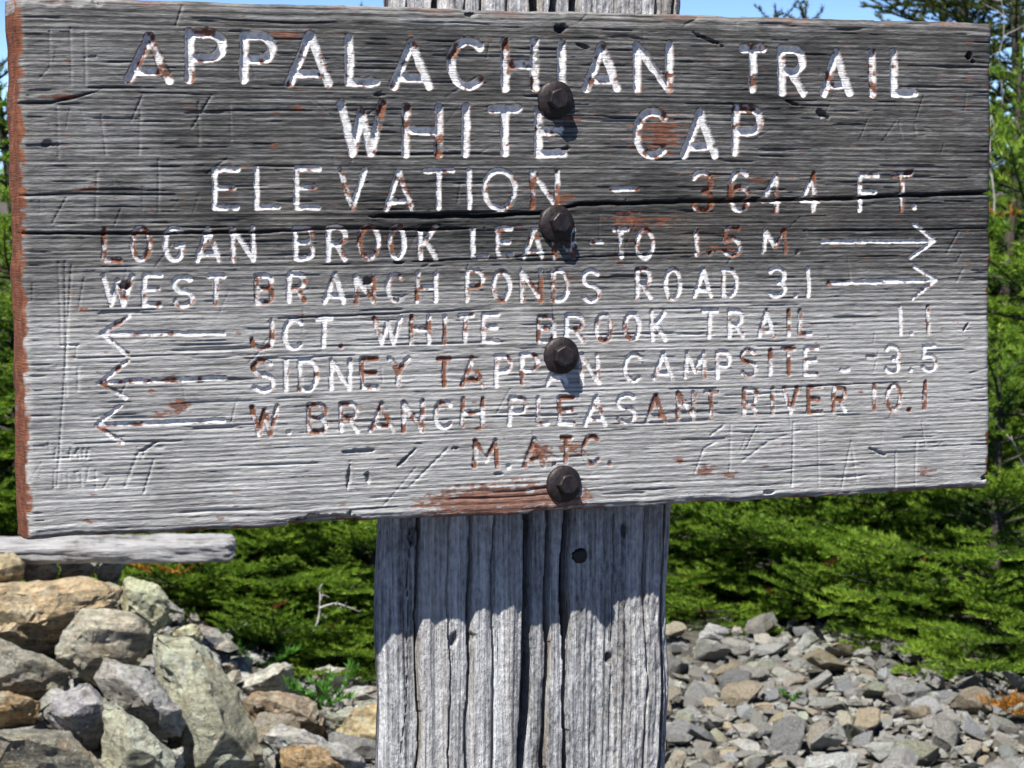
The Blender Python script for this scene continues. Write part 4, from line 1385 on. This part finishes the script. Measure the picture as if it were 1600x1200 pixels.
def crown_meshes(name, seed, H, Rad, whorl, per, dens, mat, start=0.03, nl=.019, shape=.85, droop=.12, bare=0.0, dead=.003, nw=.0042):
    rng = np.random.default_rng(seed)
    S = Shoots()
    bend = rng.normal(0, .03, 2)
    def axis(z):
        return np.array([bend[0] * math.sin(z * 2.1), bend[1] * math.sin(z * 1.7 + 1), z])
    trunk = np.array([axis(z) for z in np.linspace(-.05, H, 16)])
    tv, tf = tube_np(trunk, .012 + H * .016, .004, 9)
    z = start
    while z < H - .04:
        rel = z / H
        L0 = Rad * (1 - rel) ** shape + .05
        m = max(3, int(per * (1 - .35 * rel)))
        a0 = rng.uniform(0, 6.28)
        for i in range(m):
            if rng.random() < .2:
                continue
            a = a0 + 6.283 * i / m + rng.normal(0, .2)
            L = L0 * rng.uniform(.5, 1.22)
            el = .10 + .55 * rel + rng.normal(0, .12)
            d = np.array([math.cos(a) * math.cos(el), math.sin(a) * math.cos(el), math.sin(el)])
            b0 = axis(z + rng.uniform(-.02, .02))
            if rng.random() < bare * (1 - rel):
                q = [b0]
                for s_ in range(5):
                    q.append(q[-1] + nrm(d + rng.normal(0, .2, 3)) * L * .16)
                S.wood(np.array(q), .007, .002, 4)
                continue
            spray(S, rng, b0, d, L, 0, 1, droop)
        z += whorl * rng.uniform(.8, 1.2) * (1 - .25 * rel)
    S.add(axis(H - .08), np.array([0, 0, 1.]), np.array([1., 0, 0]), .1, 1)
    V_, F, col = needles(S, rng, dens, nl, nw, dead)
    cm = np_mesh(name + '_crown', V_, F, mat, smooth=False)
    add_attr(cm, 'tint', col)
    tm = np_mesh(name + '_trunk', tv, tf, M_BARK)
    wm = np_mesh(name + '_branches', np.concatenate(S.wv), np.concatenate(S.wf), M_BARK) if S.wv else None
    print(name, 'needles', len(F))
    return cm, tm, wm


TREES = {
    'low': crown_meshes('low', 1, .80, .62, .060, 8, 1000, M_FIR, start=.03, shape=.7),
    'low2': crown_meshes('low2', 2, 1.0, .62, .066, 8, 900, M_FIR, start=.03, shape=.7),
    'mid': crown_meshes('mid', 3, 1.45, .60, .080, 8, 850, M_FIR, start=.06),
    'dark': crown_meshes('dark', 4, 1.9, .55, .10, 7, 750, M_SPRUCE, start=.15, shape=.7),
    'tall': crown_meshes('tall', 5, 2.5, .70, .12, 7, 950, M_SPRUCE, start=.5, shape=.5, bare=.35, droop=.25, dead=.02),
}


def tree(kind, px, d, label, group, scale=1.0, rot=0.0, name='fir_tree', zoff=0.0, cat='fir tree'):
    x = (px - 800) / FPX * d
    y = d * math.cos(PITCH) + .0
    y = (d - 0.0)
    z = float(ground_z(x, y)) + zoff
    cm, tm, wm = TREES[kind]
    t = empty(name, (x, y, z))
    t.rotation_euler = (0, 0, rot); t.scale = (scale,) * 3
    link(bpy.data.objects.new('crown', cm), t)
    tr = link(bpy.data.objects.new('trunk', tm), t)
    if wm:
        link(bpy.data.objects.new('branches', wm), tr)
    return tag(t, label, cat, group)


GL = 'low firs beside the rock pile'; GR = 'low firs behind the scree'; GB = 'firs in the row behind the sign'
tree('low2', 325, 6.32, 'low bright green fir right behind the end of the silver log', GL, .72, 2.7)
tree('low', 455, 6.38, 'low bright green fir behind the greenish rock, between log and post', GL, .80, 1.2)
tree('low2', 575, 6.32, 'low bright fir touching the left side of the post', GL, .68, .9)
tree('low', 385, 6.2, 'small bushy fir behind the small brown stone', GL, .42, 1.2)
tree('low2', 510, 6.2, 'small bushy fir behind the pale grey half hidden stone', GL, .36, 2.7)
tree('mid', 390, 7.5, 'taller fir rising behind the low firs left of the post', GL, .85, 1.0)
tree('mid', 540, 7.6, 'taller fir with a dark trunk close left of the post', GL, .9, 3.0)
tree('low2', 690, 7.0, 'low fir hidden from view by the post', GL, .9, 5.0)
tree('low2', 1115, 7.05, 'low fir with layered boughs just right of the post', GR, .75, .2)
tree('low', 1255, 7.0, 'low fir with layered boughs at the middle of the scree edge', GR, .85, 1.2)
tree('low2', 1400, 6.75, 'low fir with level boughs at the right of the scree edge', GR, .85, 2.7)
tree('low2', 1560, 6.42, 'bushy low fir reaching down over the stones at the right edge', GR, .9, .9)
tree('mid', 1625, 7.0, 'sunlit fir filling the strip right of the sign board', GR, 1.15, 2.2)
tree('mid', 1400, 7.6, 'fir rising behind the low firs under the right end of the board', GR, .95, .7)
tree('mid', 1180, 7.9, 'dark shaded fir behind the low firs right of the post', GR, .8, 4.4)
tree('mid', 1750, 7.6, 'fir standing just outside the right picture edge', GR, 1.1, 3.2)
tree('mid', 8, 7.5, 'fir showing as a green strip left of the sign board', GB, 1.24, 2.0)
tree('low2', 10, 7.4, 'low fir behind the silver log at the left picture edge', GB, .95, 1.7)
tree('low2', 190, 7.5, 'low fir behind the log under the left end of the board', GB, .9, 3.3)
tree('mid', 260, 8.6, 'fir hidden behind the left half of the board', GB, .98, .3)
tree('dark', 700, 9.4, 'dark spruce hidden behind the middle of the board', GB, .93, 1.5, 'spruce_tree')
tree('dark', 545, 9.6, 'dark spruce whose tip just clears the board left of the post', GB, 1.01, 2.5, 'spruce_tree')
tree('dark', 960, 9.2, 'dark spruce hidden behind the board right of the post', GB, .92, 3.6, 'spruce_tree')
tree('dark', 1252, 9.5, 'spruce with a small bushy tip above the board between post and corner', GB, 1.015, .9, 'spruce_tree')
tree('dark', 1212, 10.2, 'spruce with a tiny tip above the board next to the bushy tip', GB, 1.03, 2.9, 'spruce_tree')
tree('tall', 1470, 9.6, 'spruce crown above the top right corner of the board', GB, 1.0, .6, 'spruce_tree')
tree('tall', 1590, 8.6, 'tall spruce with bare grey branches at the top right', GB, 1.03, 2.4, 'spruce_tree')
tree('dark', 1500, 9.0, 'dense dark spruce behind the top right corner of the board', GB, 1.28, 1.9, 'spruce_tree')
tree('mid', 1575, 7.9, 'fir between the right end of the board and the tall spruce', GB, 1.2, 5.2)
tree('tall', 1720, 9.2, 'tall spruce beyond the right picture edge', GB, 1.0, 4.1, 'spruce_tree')
tree('mid', -230, 8.3, 'fir beyond the left picture edge', GB, 1.1, 4.6)


# ---- dead twigs, orange sprigs, herb
def dead_branch(label, px, py, d, L, seed, tilt):
    rng = np.random.default_rng(seed)
    S = Shoots()
    base = at(px, py, d)
    dirn = nrm(np.array(tilt, float))
    q = [np.zeros(3)]
    for i in range(9):
        dirn = nrm(dirn + rng.normal(0, .16, 3))
        q.append(q[-1] + dirn * L / 9)
        if i > 1:
            e = nrm(dirn + rng.normal(0, .9, 3)); r = [q[-1]]
            for j in range(5):
                e = nrm(e + rng.normal(0, .25, 3)); r.append(r[-1] + e * L * .05 * rng.uniform(.5, 1.3))
            S.wood(np.array(r), .0018, .0007, 4)
    S.wood(np.array(q), .0036, .001, 6)
    me = np_mesh('dead_branch', np.concatenate(S.wv), np.concatenate(S.wf), M_DEAD)
    o = link(bpy.data.objects.new('dead_branch', me))
    o.location = base
    tag(o, label, 'dead branch', 'bleached dead branches')


dead_branch('bleached dead branch poking out of the low fir left of the post', 490, 985, 5.99, .12, 1, (.35, -.2, .6))
dead_branch('thin curved bleached twig in the firs close to the post', 500, 950, 5.97, .11, 3, (.8, -.1, .45))
dead_branch('bleached dead branch sticking out right of the sign board', 1600, 730, 6.5, .30, 4, (-.5, -.2, .9))
dead_branch('long bare grey stem at the top right corner', 1568, 190, 8.05, .55, 5, (-.02, -.1, 1))
dead_branch('bare grey stem leaning right at the top right corner', 1572, 200, 8.0, .45, 6, (.35, -.1, 1))
dead_branch('thin straight dead stem close to the right end of the board', 1553, 330, 6.9, .30, 7, (.03, -.05, 1))


def sprig(name, label, cat, px, py, d, L, n, mat, seed, nl=.013, spread=1.0, lift=.5, nw=.004):
    rng = np.random.default_rng(seed)
    S = Shoots()
    for i in range(n):
        a = rng.uniform(0, 6.283)
        dd = nrm(np.array([math.cos(a) * spread, math.sin(a) * spread, lift * rng.uniform(.3, 1.3)]))
        spray(S, rng, np.array([rng.normal(0, .3) * L, rng.normal(0, .3) * L, 0]), dd, L * rng.uniform(.6, 1.1), 0, 1, .1)
    V_, F, col = needles(S, rng, 420, nl, nw)
    me = np_mesh(name, V_, F, mat, smooth=False)
    add_attr(me, 'tint', col)
    o = link(bpy.data.objects.new(name, me))
    o.location = at(px, py, d)
    return tag(o, label, cat)


sprig('dead_sprig', 'bright orange dead fir sprig on the stones at the right edge', 'dead sprig', 1580, 1106, 5.72, .06, 44, M_RUST, 21)
sprig('dead_sprig', 'rust brown dead sprig under the cut end of the log', 'dead sprig', 262, 893, 5.95, .10, 8, M_RUST, 22)
sprig('dead_sprig', 'small orange dead sprig in the fir strip right of the board', 'dead sprig', 1576, 338, 6.85, .06, 5, M_RUST, 24)
sprig('herb_clump', 'small bright green plant growing between rocks left of the post', 'plant', 505, 1100, 5.62, .08, 9, M_HERB, 23, .022, .8, .8, .009)
sprig('herb_clump', 'tiny green plant tuft in the middle of the scree', 'plant', 1238, 1092, 5.9, .035, 6, M_HERB, 25, .014, .6, 1.0, .006)
sprig('herb_clump', 'low green plant in front of the firs beside the small brown stone', 'plant', 400, 1040, 6.05, .10, 10, M_HERB, 26, .02, .8, .8, .008)
